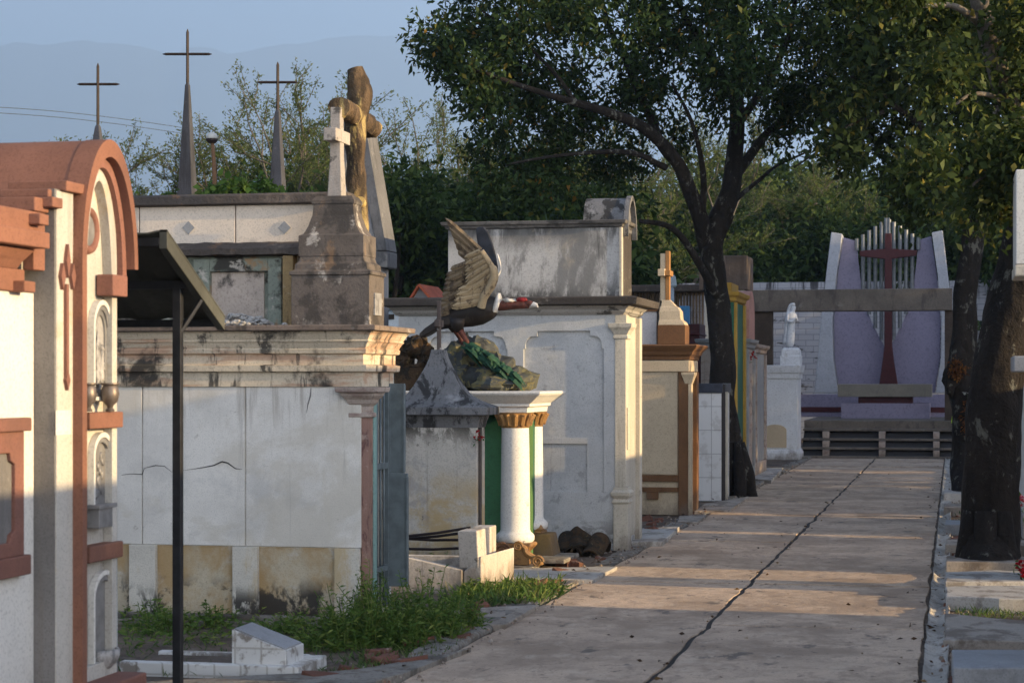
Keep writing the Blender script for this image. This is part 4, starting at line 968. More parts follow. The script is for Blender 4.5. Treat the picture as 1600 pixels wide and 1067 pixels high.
# ------------------------------------------------------------------ J: grey-blue mausoleum with arched wall panels
M['greywall'] = worn('grey_blue_limewash', (.50,.505,.50), [((.36,.37,.38), (1.6,1.6,2.2), .48, .64, .6), ((.20,.20,.20), (11,11,.6), .59, .69, .6), ((.22,.22,.22), (6,6,5), .58, .64, .5), ((.60,.57,.5), 3, .56, .68, .5), ((.10,.095,.09), 12, .67, .73, .7), ((.13,.125,.115), (5,5,7), .46, .58, .8, (.42,.10))], .08, .9, .4, .01, 80)
M['facade'] = worn('cream_facade', (.52,.475,.39), [((.32,.28,.22), (6,6,1), .56, .68, .6), (GRIME, 8, .65, .72, .6)], .08, .85, .3, .006, 70)
M['topslab'] = worn('black_stained_slab', (.075,.065,.058), [((.22,.20,.17), (3,3,8), .58, .68, .6), ((.25,.16,.07), 5, .63, .7, .5)], .2, .95, .6, .014, 50)
M['attic'] = worn('streaked_attic', (.47,.455,.43), [((.045,.043,.04), (5,5,1.0), .34, .50, .95, (2.80,3.12)), ((.05,.048,.045), (6,6,3), .42, .55, .92, (2.58,2.42)), ((.15,.147,.14), (2.4,2.4,.9), .50, .60, .8), ((.07,.068,.065), (9,9,.8), .57, .66, .8), ((.52,.44,.32), 1.3, .58, .72, .5)], .08, .9, .35, .008, 60)
YJ = 19.08; XJ = -3.06; XJ0 = xY(626, YJ)-.02; YJB = YJ + 1.02
jx = lambda p: xY(p, YJ); jz = lambda p: zY(880, p, YJ)
J_ = thing('grey_mausoleum', 'grey limewashed mausoleum with notched wall panels and a dirty streaked attic block behind the condor', 'mausoleum', ((XJ+XJ0)/2, YJ, 0))
zc = jz(492)
mk('body', MB().box(XJ0, YJ+.035, 0, XJ-.005, YJB, zc), M['greywall'], J_)
def notched(a, b, top, bot, n=.07):
    x0, x1, z1, z0 = jx(a), jx(b), jz(top), jz(bot)
    L = [(x0,z0),(x1,z0),(x1,z1-2.4*n),(x1-.25*n,z1-2.4*n),(x1-.25*n,z1-2.0*n)]
    for i in range(5):
        t_ = i/4*math.pi/2; L.append((x1-.25*n-1.0*n*(1-math.cos(t_))-0, z1-2.0*n+1.3*n*math.sin(t_)))
    L += [(x1-1.9*n, z1-.7*n),(x1-1.9*n, z1)]
    M_ = [(x0+x1-p[0], p[1]) for p in L[2:]][::-1]
    return L + M_
p2 = notched(818, 943.5, 517, 768); p1 = notched(668, 793, 517, 768)
mk('wall', MB().plate([(XJ0,0),(XJ,0),(XJ,zc),(XJ0,zc)], [p1, p2], 'y', YJ, YJ+.034), M['greywall'], J_, bevel=.004)
nx0, nx1, nz0, nz1 = jx(843), jx(917), jz(769), jz(693)
mk('niche_recess', MB().plate([(jx(818.5),jz(767.8)),(jx(943),jz(767.8)),(jx(943),jz(684)),(jx(818.5),jz(684))], [[(nx0,nz0+.004),(nx1,nz0+.004),(nx1,nz1),(nx0,nz1)]], 'y', YJ+.014, YJ+.0345), M['greywall'], J_)
jc = lambda p: zY(800, p, YJ-.08)
mk('cornice', MB().mould(XJ0, YJ, XJ, YJB, [(-.02,zc-.002),(.02,zc+.001),(.035,jc(489)),(.045,jc(488)),(.05,jc(484)),(.08,jc(480)),(.09,jc(478.5)),(.07,jc(478))]), worn('cornice_grey', (.36,.34,.31), [(GRIME, (4,4,6), .54, .63, .85)], .1, .9, .4, .01, 70), J_)
mk('roof_slab', MB().mould(XJ0, YJ, XJ, YJB+.1, [(.10,jc(477.8)),(.17,jc(477)),(.18,jc(466)),(.12,jc(464)),(-.2,jc(463))]), M['topslab'], J_, bevel=.008)
zr = jc(463.2)
pj = mk('pilaster', MB().box(XJ-.06, YJ-.012, .60, XJ+.045, YJ+.18, zc-.23).box(XJ+.0455, YJ+.03, .95, XJ+.06, YJ+.14, 1.35), M['facade'], J_, bevel=.004)
mk('capital', MB().mould(XJ-.03, YJ+.02, XJ+.02, YJ+.15, [(.028,zc-.235),(.045,zc-.225),(.045,zc-.20),(.035,zc-.195),(.06,zc-.15),(.085,zc-.12),(.09,zc-.085),(.03,zc-.08),(.03,zc-.003)]), M['facade'], pj, bevel=.004)
mk('pedestal', MB().mould(XJ-.04, YJ+.01, XJ+.03, YJ+.17, [(.035,0),(.035,.44),(.05,.46),(.03,.49),(.055,.52),(.06,.55),(.035,.575),(.035,.599)]), M['facade'], pj, bevel=.005)
mk('pilaster', MB().box(XJ-.06, YJB-.17, 0, XJ+.045, YJB-.01, zc-.01), M['facade'], J_)
mk('facade_wall', MB().box(XJ-.004, YJ+.19, .1, XJ+.004, YJB-.171, zc-.01), M['facade'], J_)
YT = 19.45; tx = lambda p: xY(p, YT); tz = lambda p: zY(840, p, YT)
at = mk('attic', MB().box(tx(700), YT, zr-.01, tx(968), YT+.62, tz(357)), M['attic'], J_, bevel=.006)
mk('attic_edge', MB().box(tx(968)+.0005, YT-.012, zr-.005, tx(970)+.01, YT+.08, tz(357)), M['facade'], at)
mk('attic_front', MB().box(tx(968)+.0005, YT+.081, zr-.005, tx(968)+.02, YT+.62, tz(357)), M['topslab'], at)
mk('attic_cap', MB().mould(tx(700), YT, tx(969), YT+.62, [(.0,tz(356.8)),(.02,tz(356)),(.03,tz(352)),(.055,tz(351)),(.065,tz(346)),(.05,tz(345.5))]), worn('cap_black', (.15,.14,.13), [((.04,.04,.04), (3,3,8), .48, .6, .85)], .2, .95, .5, .012, 50), J_, bevel=.004)
zb, ztp = tz(345), tz(307); arc = ell(YT+.10, YT+.60, zb-.10, ztp, 20); ari = ell(YT+.14, YT+.56, zb-.10, ztp-.05, 20)
mk('barrel_cap', MB().plate(arc, [], 'x', tx(908), tx(972)), M['conc'], J_, smooth='auto')
mk('barrel_front', MB().plate(ell(YT+.06,YT+.64,zb-.16,ztp+.02,20) + ell(YT+.10,YT+.60,zb-.16,ztp-.03,20)[::-1], [], 'x', tx(972)+.001, tx(980)), M['conc'], J_, smooth='auto')

# ------------------------------------------------------------------ K: beige and brown tomb with a painted cross
M['beige'] = worn('beige_paint', (.50,.40,.27), [((.40,.31,.2), 3, .56, .7, .4)], .05, .8, .2, .005, 70)
M['brown'] = worn('brown_paint', (.155,.075,.032), [((.09,.045,.02), (4,4,2), .54, .66, .5)], .1, .7, .25, .005, 60)
YK = 24.3; XK = -3.10; kx = lambda p: xY(p, YK); kz = lambda p: zY(1030, p, YK)
K2 = thing('beige_tomb', 'beige tomb with brown cornice and corner pilasters beyond the grey mausoleum', 'tomb', (XK-.9, YK, 0))
XK0 = kx(930); YKB = YK + .85
mk('body', MB().box(XK0, YK+.02, 0, XK-.02, YKB, kz(563)), M['beige'], K2)
mk('wall_panel', MB().box(XK0, YK+.004, kz(741), kx(1058.5), YK+.0195, kz(581)), M['beige'], K2, bevel=.003)
mk('frieze', MB().box(XK0, YK-.02, kz(580.5), XK+.02, YKB, kz(563)), M['beige'], K2, bevel=.004)
pk = mk('pilaster', MB().box(kx(1060), YK-.012, 0, XK+.01, YK+.2, kz(581)), M['brown'], K2, bevel=.006)
mk('pilaster_side', MB().box(XK+.0105, YK-.02, 0, XK+.05, YK+.12, kz(600)).mould(XK-.0, YK+.02, XK+.02, YK+.1, [(.031,kz(600)+.002),(.05,kz(592)),(.07,kz(585)),(.07,kz(581.5))]), M['beige'], pk, bevel=.004)
mk('pilaster', MB().box(XK-.25, YKB-.2, 0, XK+.03, YKB+.01, kz(581)), M['brown'], K2)
mk('band', MB().box(XK0, YK-.012, kz(752), kx(1059.5), YK+.019, kz(742)), M['brown'], K2, bevel=.003)
mk('band', MB().box(XK0, YK-.006, kz(768), kx(1059.5), YK+.019, kz(761)).box(kx(1011), YK-.03, kz(780), kx(1029), YK-.0065, kz(766)).box(kx(1007), YK-.035, kz(768.5), kx(1033), YK-.007, kz(763)), M['brown'], K2, bevel=.003)
ko = lambda p: zY(1030, p, YK-.1)
mk('cornice', MB().mould(XK0, YK, XK, YKB, [(.0,kz(562.8)),(.03,kz(562)),(.035,ko(557)),(.06,ko(554)),(.075,ko(549)),(.11,ko(544)),(.13,ko(540)),(.12,ko(538)),(-.1,ko(537.5))]), M['brown'], K2, bevel=.004)
zk = ko(537.6)
mk('attic', MB().box(xY(950,YK+.2), YK+.2, zk-.005, xY(1026,YK+.2), YKB-.05, zY(1000,487,YK+.2)), worn('pale_attic', (.45,.43,.42), [((.3,.28,.28), 4, .54, .68, .5)], .08, .85, .3, .006, 60), K2, bevel=.005)
mk('attic_cap', MB().box(xY(948,YK+.18), YK+.18, zY(1000,487,YK+.2)+.001, xY(1027,YK+.2), YKB-.04, zY(1000,482,YK+.2)), M['brown'], K2)
Yq = YK + .1; qx = lambda p: xY(p, Yq); qz = lambda p: zY(1045, p, Yq)
ped = mk('pedestal', MB().box(qx(1027), Yq, zk, qx(1071), Yq+.36, qz(508)), M['brown'], K2, bevel=.008)
mk('pedestal_top', MB().loft([(qx(1028),Yq+.01,qx(1070),Yq+.35,qz(507.8)),(qx(1028),Yq+.02,qx(1068),Yq+.34,qz(503)),(qx(1029),Yq+.04,qx(1063),Yq+.31,qz(499)),(qx(1029),Yq+.05,qx(1062),Yq+.30,qz(486)),(qx(1030),Yq+.07,qx(1058),Yq+.28,qz(480)),(qx(1031),Yq+.09,qx(1054),Yq+.25,qz(478)),(qx(1032),Yq+.10,qx(1048),Yq+.23,qz(471)),(qx(1032),Yq+.11,qx(1045),Yq+.22,qz(468))]), M['beige'], K2, bevel=.006)
y_ = Yq+.16; x0, x1 = qx(1029.5), qx(1037.5)
mk('cross', MB().box(x0, y_-.04, qz(469), x1, y_+.05, qz(395)).box(x0-.012, y_-.17, qz(431), x1+.008, y_-.0405, qz(420)).box(x0-.012, y_+.0505, qz(431), x1+.008, y_+.17, qz(420)), M['beige'], K2, bevel=.004)
mk('cross_side', MB().box(x1+.001, y_-.05, qz(468.5), x1+.05, y_+.06, qz(391)).box(x1+.002, y_-.15, qz(430.5), x1+.07, y_+.15, qz(422)), worn('orange_wood', (.30,.15,.05), [], .15, .7, .3, .006, 50), K2, bevel=.004)

# ------------------------------------------------------------------ L: white tiled tomb; beyond it the green, pillar and statue tombs
YL2 = 27.2; XL = -3.0; lx = lambda p: xY(p, YL2); lz = lambda p: zY(1108, p, YL2)
M['tile2'] = tilemat('white_wall_tile', (.58,.575,.56), (.33,.33,.32), .185, .315, .25)
L2 = thing('tiled_tomb', 'narrow white tiled tomb with a dark top in front of the leaning tree trunk', 'tomb', (XL-.5, YL2, 0))
mk('body', MB().box(XL-1.1, YL2, 0, lx(1127), YL2+1.0, lz(614)), M['tile2'], L2, bevel=.004)
mk('top', MB().box(XL-1.12, YL2-.02, lz(613.8), lx(1127)+.02, YL2+1.02, lz(599)), flat('dark_granite', (.03,.035,.05), .35, 0, .2, .1), L2, bevel=.005)
mk('door_frame', MB().box(lx(1127)+.001, YL2+.01, 0, lx(1127)+.05, YL2+.14, lz(600)), flat('black_door', (.025,.02,.02), .5), L2, bevel=.003)
mk('trim', MB().box(lx(1127)+.0505, YL2+.05, 0, lx(1127)+.07, YL2+.2, lz(612)), M['facade'], L2)
def tomb(name, label, X, Y0, Y1, dep, z1, wall, trim, cat='tomb', roof=None, plinth=True):
    o = thing(name, label, cat, (X-dep/2, (Y0+Y1)/2, 0))
    mk('body', MB().box(X-dep, Y0, .25, X, Y1, z1), wall, o, bevel=.008)
    mk('plinth', MB().box(X-dep-.02, Y0-.03, 0, X+.03, Y1+.03, .249), trim, o, bevel=.008)
    mk('cornice', MB().mould(X-dep, Y0, X, Y1, [(0,z1+.001),(.03,z1+.02),(.04,z1+.07),(.08,z1+.10),(.09,z1+.15),(.05,z1+.155)]), trim, o, bevel=.004)
    for y in (Y0+.005, Y1-.145):
        mk('pilaster', MB().box(X+.0005, y, .25, X+.04, y+.14, z1-.002), trim, o, bevel=.004)
    return o
M['yellow'] = worn('yellow_paint', (.42,.26,.05), [((.25,.14,.03), 4, .52, .66, .5)], .1, .75, .2, .005, 60)
M['pink'] = worn('faded_pink_paint', (.46,.24,.19), [((.3,.15,.12), 4, .52, .66, .5)], .1, .8, .2, .005, 60)
g1 = tomb('green_tomb', 'dark green tomb with yellow trim partly behind the leaning tree trunk', -3.14, 29.95, 31.4, .34, 2.75, M['green'], M['yellow'])
zz_ = lambda p, Y: zY(1155, p, Y)
mk('gable', MB().box(-3.44, 30.2, 2.91, -3.2, 31.2, 3.05), M['yellow'], g1, bevel=.01)
p1_ = tomb('pillar_tomb', 'tall narrow grey tomb with a small pink arched top beside the green tomb', -3.16, 31.9, 33.1, .7, 2.1, M['capital'], M['slab_grey'])
mk('arched_top', MB().plate([(32.0,2.256)] + ell(32.0,32.95,2.6,3.02,16) + [(32.95,2.256)], [], 'x', -3.75, -3.12), M['pink'], p1_, bevel=.01)
p2_ = tomb('grey_niche_tomb', 'grey niche tomb with ledges between the pillar tomb and the statue tomb', -3.20, 33.7, 35.6, 1.6, 2.05, M['slab_grey'], M['capital'])
flower('flower_bunch', PD(1170,556,32.6), (.45,.015,.02), 9, .07, 'bunch of red flowers on the tombs beside the leaning trunk', seed=8)
bt = thing('brown_topped_tomb', 'tall tomb with a big brown weathered box top rising behind the leaning trunk', 'tomb', (-4.2, 36.5, 0))
Yb_ = 36.2
mk('body', MB().box(xY(1100,Yb_), Yb_+.05, 0, xY(1163,Yb_), Yb_+1.0, zY(1150,453,Yb_)), M['facade'], bt, bevel=.01)
mk('box_top', MB().box(xY(1092,Yb_), Yb_, zY(1150,452.8,Yb_), xY(1167.5,Yb_), Yb_+1.1, zY(1150,399,Yb_)), worn('brown_wood_box', (.13,.10,.08), [((.07,.05,.04), (7,7,.7), .48, .6, .7), ((.25,.2,.16), (9,9,.6), .57, .66, .5)], .2, .9, .5, .01, 40), bt, bevel=.015)
# statue tomb
YS = 42.0; sx = lambda p: xY(p, YS); sz = lambda p: zY(1214, p, YS)
S_ = thing('statue_tomb', 'white tomb with a small arched plaque carrying a praying statue near the altar steps', 'tomb', (sx(1214), YS+.4, 0))
M['bluewhite'] = worn('cool_white_paint', (.66,.67,.68), [((.5,.5,.5), 2, .55, .7, .4), ((.35,.3,.22), 4, .64, .72, .5)], .05, .75, .15, .004, 30)
mk('body', MB().box(sx(1172), YS, 0, sx(1246), YS+1.0, sz(584)), M['bluewhite'], S_, bevel=.012)
mk('plinth', MB().mould(sx(1172), YS, sx(1246), YS+1.0, [(.05,-.01),(.05,sz(708)),(.02,sz(703)),(.001,sz(702))]), M['bluewhite'], S_, bevel=.006)
mk('cornice', MB().mould(sx(1172), YS, sx(1246), YS+1.0, [(.0,sz(592)),(.025,sz(591)),(.03,sz(584)),(.05,sz(582)),(.065,sz(576)),(.075,sz(571)),(.05,sz(570.5))]), M['bluewhite'], S_, bevel=.006)
px0, px1 = sx(1193), sx(1229)
mk('plaque', MB().plate([(px0,sz(699)),(px1,sz(699))] + ell(px0,px1,sz(672),sz(663),12)[::-1], [], 'y', YS-.02, YS-.001), M['beige'], S_, bevel=.006)
pdm = mk('pedestal', MB().loft([(sx(1218),YS+.15,sx(1250),YS+.6,sz(570.4)),(sx(1218),YS+.15,sx(1250),YS+.6,sz(556)),(sx(1220),YS+.17,sx(1249),YS+.58,sz(555)),(sx(1220),YS+.18,sx(1248),YS+.57,sz(546)),(sx(1224),YS+.22,sx(1245),YS+.52,sz(543))]), M['bluewhite'], S_, bevel=.006)
Yv = YS + .37; vp = lambda a, b, dy=0: PY(a, b, Yv+dy)
V_ = thing('praying_statue', 'small white veiled statue with bent head standing on the white tomb', 'statue', vp(1234,543))
vs = 42.9/F_PX
def skin(name, nodes, edges, mat, parent, sub=1):
    """one continuous figure grown from a skeleton: nodes (point, rx, ry)"""
    L = ORG[parent.name]; me = bpy.data.meshes.new(name); me.from_pydata([tuple(Vector(p)-L) for p, *_ in nodes], edges, [])
    o = bpy.data.objects.new(name, me); COL.objects.link(o); o.parent = parent; ORG[o.name] = L
    m = o.modifiers.new('skin', 'SKIN'); 
    for i, (p, rx, ry) in enumerate(nodes):
        me.skin_vertices[0].data[i].radius = (rx, ry)
    me.skin_vertices[0].data[0].use_root = True
    m.use_smooth_shade = True
    s_ = o.modifiers.new('sub', 'SUBSURF'); s_.levels = sub+1; s_.render_levels = sub+1
    me.materials.append(mat); return o
q = vs
nodes = [(vp(1236,512),6.6*q,6.4*q),(vp(1235,528),7.2*q,7*q),(vp(1233,544),9*q,8.5*q),(vp(1237,500),6.4*q,6*q),(vp(1237,491),6.2*q,5*q),(vp(1238.5,486.5),2.8*q,2.8*q),(vp(1240,481),4*q,4.3*q),(vp(1240.3,477.5),3.2*q,3.4*q),
  (vp(1231,492,-.06),2.6*q,2.6*q),(vp(1230,501,-.12),2.2*q,2.2*q),(vp(1238,503,-.13),1.8*q,1.8*q),(vp(1243,497,-.10),1.3*q,1.3*q),
  (vp(1243,493,.03),2.4*q,2.4*q),(vp(1245,501,-.03),2.1*q,2.1*q),(vp(1243.5,496,-.09),1.4*q,1.4*q)]
edges = [(0,1),(1,2),(0,3),(3,4),(4,5),(5,6),(6,7),(4,8),(8,9),(9,10),(10,11),(4,12),(12,13),(13,14)]
skin('figure', nodes, edges, M['bluewhite'], V_)
mk('veil', MB().tube(curve_pts([vp(1241,475.5,-.01),vp(1236,477,.02),vp(1233,486,.05),vp(1230.5,500,.05),vp(1230,520,.05),vp(1228,538,.05)], 4), list(np.linspace(2.2,4.4,21)*q), 10, squash=1.5), M['bluewhite'], V_, smooth=True)
# ------------------------------------------------------------------ open air altar at the end of the path
M['conc_dark'] = worn('dark_concrete', (.165,.14,.115), [((.07,.06,.055), (4,4,1.5), .5, .64, .7), ((.25,.23,.2), 3, .6, .7, .5)], .15, .95, .5, .015, 40)
M['lilac'] = worn('lilac_paint', (.28,.26,.355), [((.20,.185,.26), 1, .52, .68, .4)], .06, .8, .15, .005, 25)
M['palegrey'] = worn('pale_fin_paint', (.46,.48,.52), [((.3,.32,.34), 2, .56, .7, .4)], .06, .8, .15, .005, 25)
M['maroon'] = flat('maroon_paint', (.062,.008,.010), .6, 0, .1, .1)
M['pipe'] = flat('silver_pipe', (.20,.215,.225), .5, .3, .1, .1)
YT0 = 43.1; x0, x1 = -3.15, .9
St = thing('altar_steps', 'dark concrete altar steps with overhanging treads at the end of the path', 'steps', ((x0+x1)/2, YT0+.8, 0))
tz_ = lambda p, Y: zY(1378, p, Y)
lev = [(713,0),(699,.34),(685,.68),(670,1.02)]
for i, (py, dy) in enumerate(lev):
    z = tz_(py, YT0+dy)
    mk('tread', MB().box(x0, YT0+dy, z-.05, x1, YT0+dy+.42, z), M['conc_dark'], St, bevel=.008)
mk('riser', MB().rings([[(x, YT0+.12, -.02),(x, YT0+1.7, -.02),(x, YT0+1.7, tz_(670,YT0+1.02)-.06),(x, YT0+1.15, tz_(670,YT0+1.02)-.06)] for x in (x0+.02, x1-.02)]), flat('dark_riser', (.03,.027,.025), .95), St)
for px in (1290, 1378, 1463):
    for i in range(3):
        Y = YT0+.34*i+.06; za, zb = tz_(lev[i][0],YT0+.34*i)+.001, tz_(lev[i+1][0],YT0+.34*(i+1))-.051
        mk('support_block', MB().box(xY(px-5,Y), Y+.02, za, xY(px+5,Y), Y+.36, zb), M['capital'], St, bevel=.006)
YA0 = YT0 + 1.4; zpl = zY(1378, 657, YA0)
mk('landing', MB().box(x0, YA0, 0, x1, YA0+9, zpl), M['conc_dark'], St, bevel=.01)
ax = lambda p, Y: xY(p, Y)
Yt = 46.8
T_ = thing('altar_table', 'altar table with a thick grey slab on a maroon neck and lilac base', 'altar', (ax(1382,Yt), Yt+.4, zpl))
mk('base', MB().box(ax(1314,Yt), Yt, zpl, ax(1453,Yt), Yt+1.2, zY(1380,630,Yt)), M['lilac'], T_, bevel=.01)
mk('neck', MB().box(ax(1341,Yt+.1), Yt+.1, zY(1380,630,Yt), ax(1426,Yt+.1), Yt+1.0, zY(1380,620,Yt)), M['maroon'], T_, bevel=.006)
mk('slab', MB().box(ax(1309,Yt-.05), Yt-.06, zY(1380,620,Yt)+.001, ax(1456,Yt-.05), Yt+1.15, zY(1380,600,Yt)), worn('altar_slab', (.26,.24,.20), [((.16,.15,.13), 4, .52, .66, .5)], .1, .85, .3, .006, 50), T_, bevel=.012)
Yw = 49.2
wl = thing('dado_wall', 'low lilac wall with a maroon stripe along the back of the altar platform', 'wall', (ax(1370,Yw), Yw, zpl))
mk('wall', MB().box(ax(1240,Yw), Yw, zpl-.01, ax(1520,Yw), Yw+.2, zY(1380,616,Yw)), M['lilac'], wl, bevel=.006)
mk('stripe', MB().box(ax(1240,Yw), Yw-.012, zY(1380,644,Yw), ax(1520,Yw), Yw-.0005, zY(1380,636,Yw)), M['maroon'], wl)
Ys = 50.2; fx = lambda p: ax(p, Ys); fz = lambda p: zY(1388, p, Ys)
Sh = thing('altar_screen', 'tall lilac altar screen with pale curved fins and a fan of silver pipes', 'altar screen', (fx(1388), Ys+.3, 0))
for s in (0, 1):
    mir = (lambda p: p) if s == 0 else (lambda p: 2*1386.5-p)
    fin = [(1300,363),(1317,366),(1308,430),(1302,500),(1303,560),(1311,614),(1274,614),(1284,500),(1292,430)]
    mk('fin', MB().plate([(fx(mir(a)), fz(b)) for a, b in fin], [], 'y', Ys-.35, Ys+.35), M['palegrey'], Sh, bevel=.02)
    pan = [(1317.5,370),(1338,376),(1341,410),(1346,450),(1352,478),(1362,503),(1374,527),(1386,548),(1386,614),(1312,614),(1304,560),(1303,500),(1309,430)]
    mk('panel', MB().plate([(fx(mir(a)), fz(b)) for a, b in pan], [], 'y', Ys+.0 if s == 0 else Ys+.001, Ys+.2), M['lilac'], Sh, bevel=.012)
rt = fx(1); 
for i in range(-5, 6):
    pc = 1387 + i*9.6; top = 341 + abs(i)*6.3; d = abs(pc-1387)
    bot = float(np.interp(d, [0,12,24,34,41,45,50], [545,527,503,478,450,410,378]))
    pair = (-2.3, 2.3) if i == 0 else (0,)
    for k in pair:
        mk('pipe', MB().tube([(fx(pc+k), Ys-.06, fz(bot)), (fx(pc+k), Ys-.06, fz(top))], .048, 12), M['pipe'], Sh, smooth='auto')
Yx = 49.7; qx = lambda p: ax(p, Yx); qz = lambda p: zY(1388, p, Yx)
X_ = thing('altar_cross', 'tall dark red altar cross with tapering arms and a flared foot before the pipes', 'cross', (qx(1388), Yx, zpl))
co = [(1374,601),(1403,601),(1397,565),(1394,540),(1393.5,405),(1432,400),(1433,392),(1393.5,389),(1393,365),(1383,365),(1382.5,389),(1343,392),(1344,400),(1382.5,405),(1382,540),(1379,565)]
mk('cross_body', MB().plate([(qx(a), qz(b)) for a, b in co], [], 'y', Yx-.1, Yx+.1), M['maroon'], X_, bevel=.015)
# beam in front of the altar
Yb = 44.9
Pm = thing('concrete_portal', 'long dark concrete lintel beam on broad piers in front of the altar', 'portal', (-1.3, Yb, 0))
bx = lambda p: xY(p, Yb)
mk('beam', MB().box(bx(1163), Yb, zY(1300,486,Yb), bx(1488), Yb+.5, zY(1300,452,Yb)), M['conc_dark'], Pm, bevel=.012)
for a, b in ((1166,1206),(1476,1490)):
    mk('pier', MB().box(bx(a), Yb+.1, 0, bx(b), Yb+.42, zY(1300,486.2,Yb)), worn('brown_pier', (.085,.065,.05), [], .2, .95, .5, .01, 40), Pm, bevel=.01)
# whitewashed cemetery wall far behind
def brickwall(name):
    t = NT(name); co = t.n('ShaderNodeCombineXYZ'); sp = t.n('ShaderNodeSeparateXYZ'); t.l(t.pos, sp.inputs[0]); t.l(sp.outputs[0], co.inputs[0]); t.l(sp.outputs[2], co.inputs[1])
    b = t.n('ShaderNodeTexBrick'); b.inputs['Scale'].default_value = 1; b.inputs['Brick Width'].default_value = .42; b.inputs['Row Height'].default_value = .16; b.inputs['Mortar Size'].default_value = .012
    b.inputs['Color1'].default_value = (.36,.375,.41,1); b.inputs['Color2'].default_value = (.32,.335,.37,1); b.inputs['Mortar'].default_value = (.23,.235,.26,1); t.l(co.outputs[0], b.inputs[0])
    c = t.mix(t.rng(t.noise((1.2,1.2,5), 6, .7), .575, .63), b.outputs[0], (.06,.055,.05))
    c = t.mix(t.math('MULTIPLY', t.rng(t.noise((5,5,.6), 4, .6), .5, .6), t.rng(t.z(), 3.6, 4.3)), c, (.05,.05,.055))
    return t.out(c, .95, b.outputs['Fac'], -.6, .03)
M['brickwall'] = brickwall('whitewashed_brick')
Yw2 = 57.0
tag(mk('cemetery_wall', MB().box(-32, Yw2, 0, 10, Yw2+.3, zY(1230,441,Yw2)), M['brickwall'], base=(-11,Yw2,0), bevel=.02), 'long whitewashed brick wall closing the cemetery at the back', 'wall')

# ------------------------------------------------------------------ small things seen between the tombs
o = thing('red_roofed_tomb', 'small tomb with a bright red tiled gable roof far behind the pointed tomb', 'tomb', (PD(660,595,32).x, 31.2, 0))
Yr_ = 31.0; a = lambda p: xY(p, Yr_); z = lambda p: zY(660, p, Yr_)
mk('body', MB().plate([(a(641),0),(a(679),0),(a(679),z(473)),(a(657),z(447)),(a(641),z(473))], [], 'y', Yr_, Yr_+1.0), M['slab_grey'], o)
mk('roof', MB().plate([(a(655),z(446)),(a(658),z(444)),(a(684),z(474)),(a(680),z(475))], [], 'y', Yr_-.12, Yr_+1.1).plate([(a(655.5),z(445)),(a(657),z(447.5)),(a(641),z(474)),(a(638),z(473))], [], 'y', Yr_-.12, Yr_+1.1), worn('red_tile', (.42,.10,.045), [((.25,.06,.03), 5, .5, .64, .6)], .15, .8, .3, .01, 40), o)
o = thing('blue_roofed_tomb', 'small pale blue painted tomb top with dark slots beside the red roofed tomb', 'tomb', (PD(616,595,24).x, 23.4, 0))
Yr_ = 23.2; a = lambda p: xY(p, Yr_); z = lambda p: zY(616, p, Yr_)
M['paleblue'] = worn('pale_blue_paint', (.38,.47,.56), [((.55,.6,.65), 6, .55, .66, .6)], .08, .7, .2, .005, 60)
mk('body', MB().plate([(a(596),0),(a(630),0),(a(630),z(505)),(a(622),z(498)),(a(640),z(480)),(a(596),z(480))][:3]+[(a(633),z(484)),(a(596),z(484))], [], 'y', Yr_, Yr_+.8), M['paleblue'], o, bevel=.008)
mk('roof', MB().box(a(592), Yr_-.06, z(484)+.001, a(638), Yr_+.86, z(477)), M['paleblue'], o, bevel=.012)
mk('slot', MB().box(a(604), Yr_-.01, z(499), a(616), Yr_-.0005, z(491)), M['void'], o); mk('slot', MB().box(a(619), Yr_-.01, z(492), a(629), Yr_-.0005, z(488)), M['void'], o)
o = thing('plank_shed', 'low wooden plank shed with a flat dark roof behind the beige tomb', 'shed', (PD(1050,595,38).x, 38.3, 0))
Yr_ = 38; a = lambda p: xY(p, Yr_); z = lambda p: zY(1040, p, Yr_)
pk_ = MB(); rr = random.Random(2)
for i in range(24):
    x0_ = a(985)+(a(1100)-a(985))*i/24; w_ = (a(1100)-a(985))/24
    pk_.box(x0_+.008, Yr_+rr.uniform(0,.03), 0, x0_+w_-.008, Yr_+.06, z(457))
mk('plank_wall', pk_, worn('old_planks', (.24,.17,.11), [((.08,.06,.045), (9,9,.5), .46, .58, .8), ((.45,.38,.3), (11,11,.4), .56, .64, .7)], .2, .9, .4, .01, 40), o)
mk('roof', MB().box(a(975), Yr_-.3, z(457)+.002, a(1108), Yr_+1.6, z(446)), M['darkledge'], o, bevel=.02)
tag(mk('blue_board', MB().box(xY(1062,34), 34, .0, xY(1077,34), 34.12, zY(1068,478,34)), flat('blue_board_paint', (.05,.22,.42), .6), bevel=.01), 'upright sky blue painted board behind the brown painted cross', 'board')
tag(mk('maroon_tomb', MB().box(xY(1040,33), 33, 0, xY(1093,33), 33.8, zY(1080,506,33)).box(xY(1038,33), 32.96, zY(1080,524,33), xY(1094.5,33), 33.84, zY(1080,521,33)), M['maroon'], bevel=.01), 'low square maroon painted tomb behind the beige tomb pedestal', 'tomb')
o = thing('blue_pole', 'thin pale blue pole standing behind the brown painted cross', 'pole', PG(1051,720))
q = PD(1050.5,595,31)
mk('shaft', MB().tube([(q.x,q.y,0),(q.x,q.y,zY(1050,448,q.y))], .028, 10), M['paleblue'], o, smooth=True)
mk('bracket', MB().lathe([(.05,zY(1050,449,q.y)),(.07,zY(1050,446,q.y)),(.05,zY(1050,432,q.y)),(.02,zY(1050,430,q.y))], q.x, q.y, 10), M['paleblue'], o)
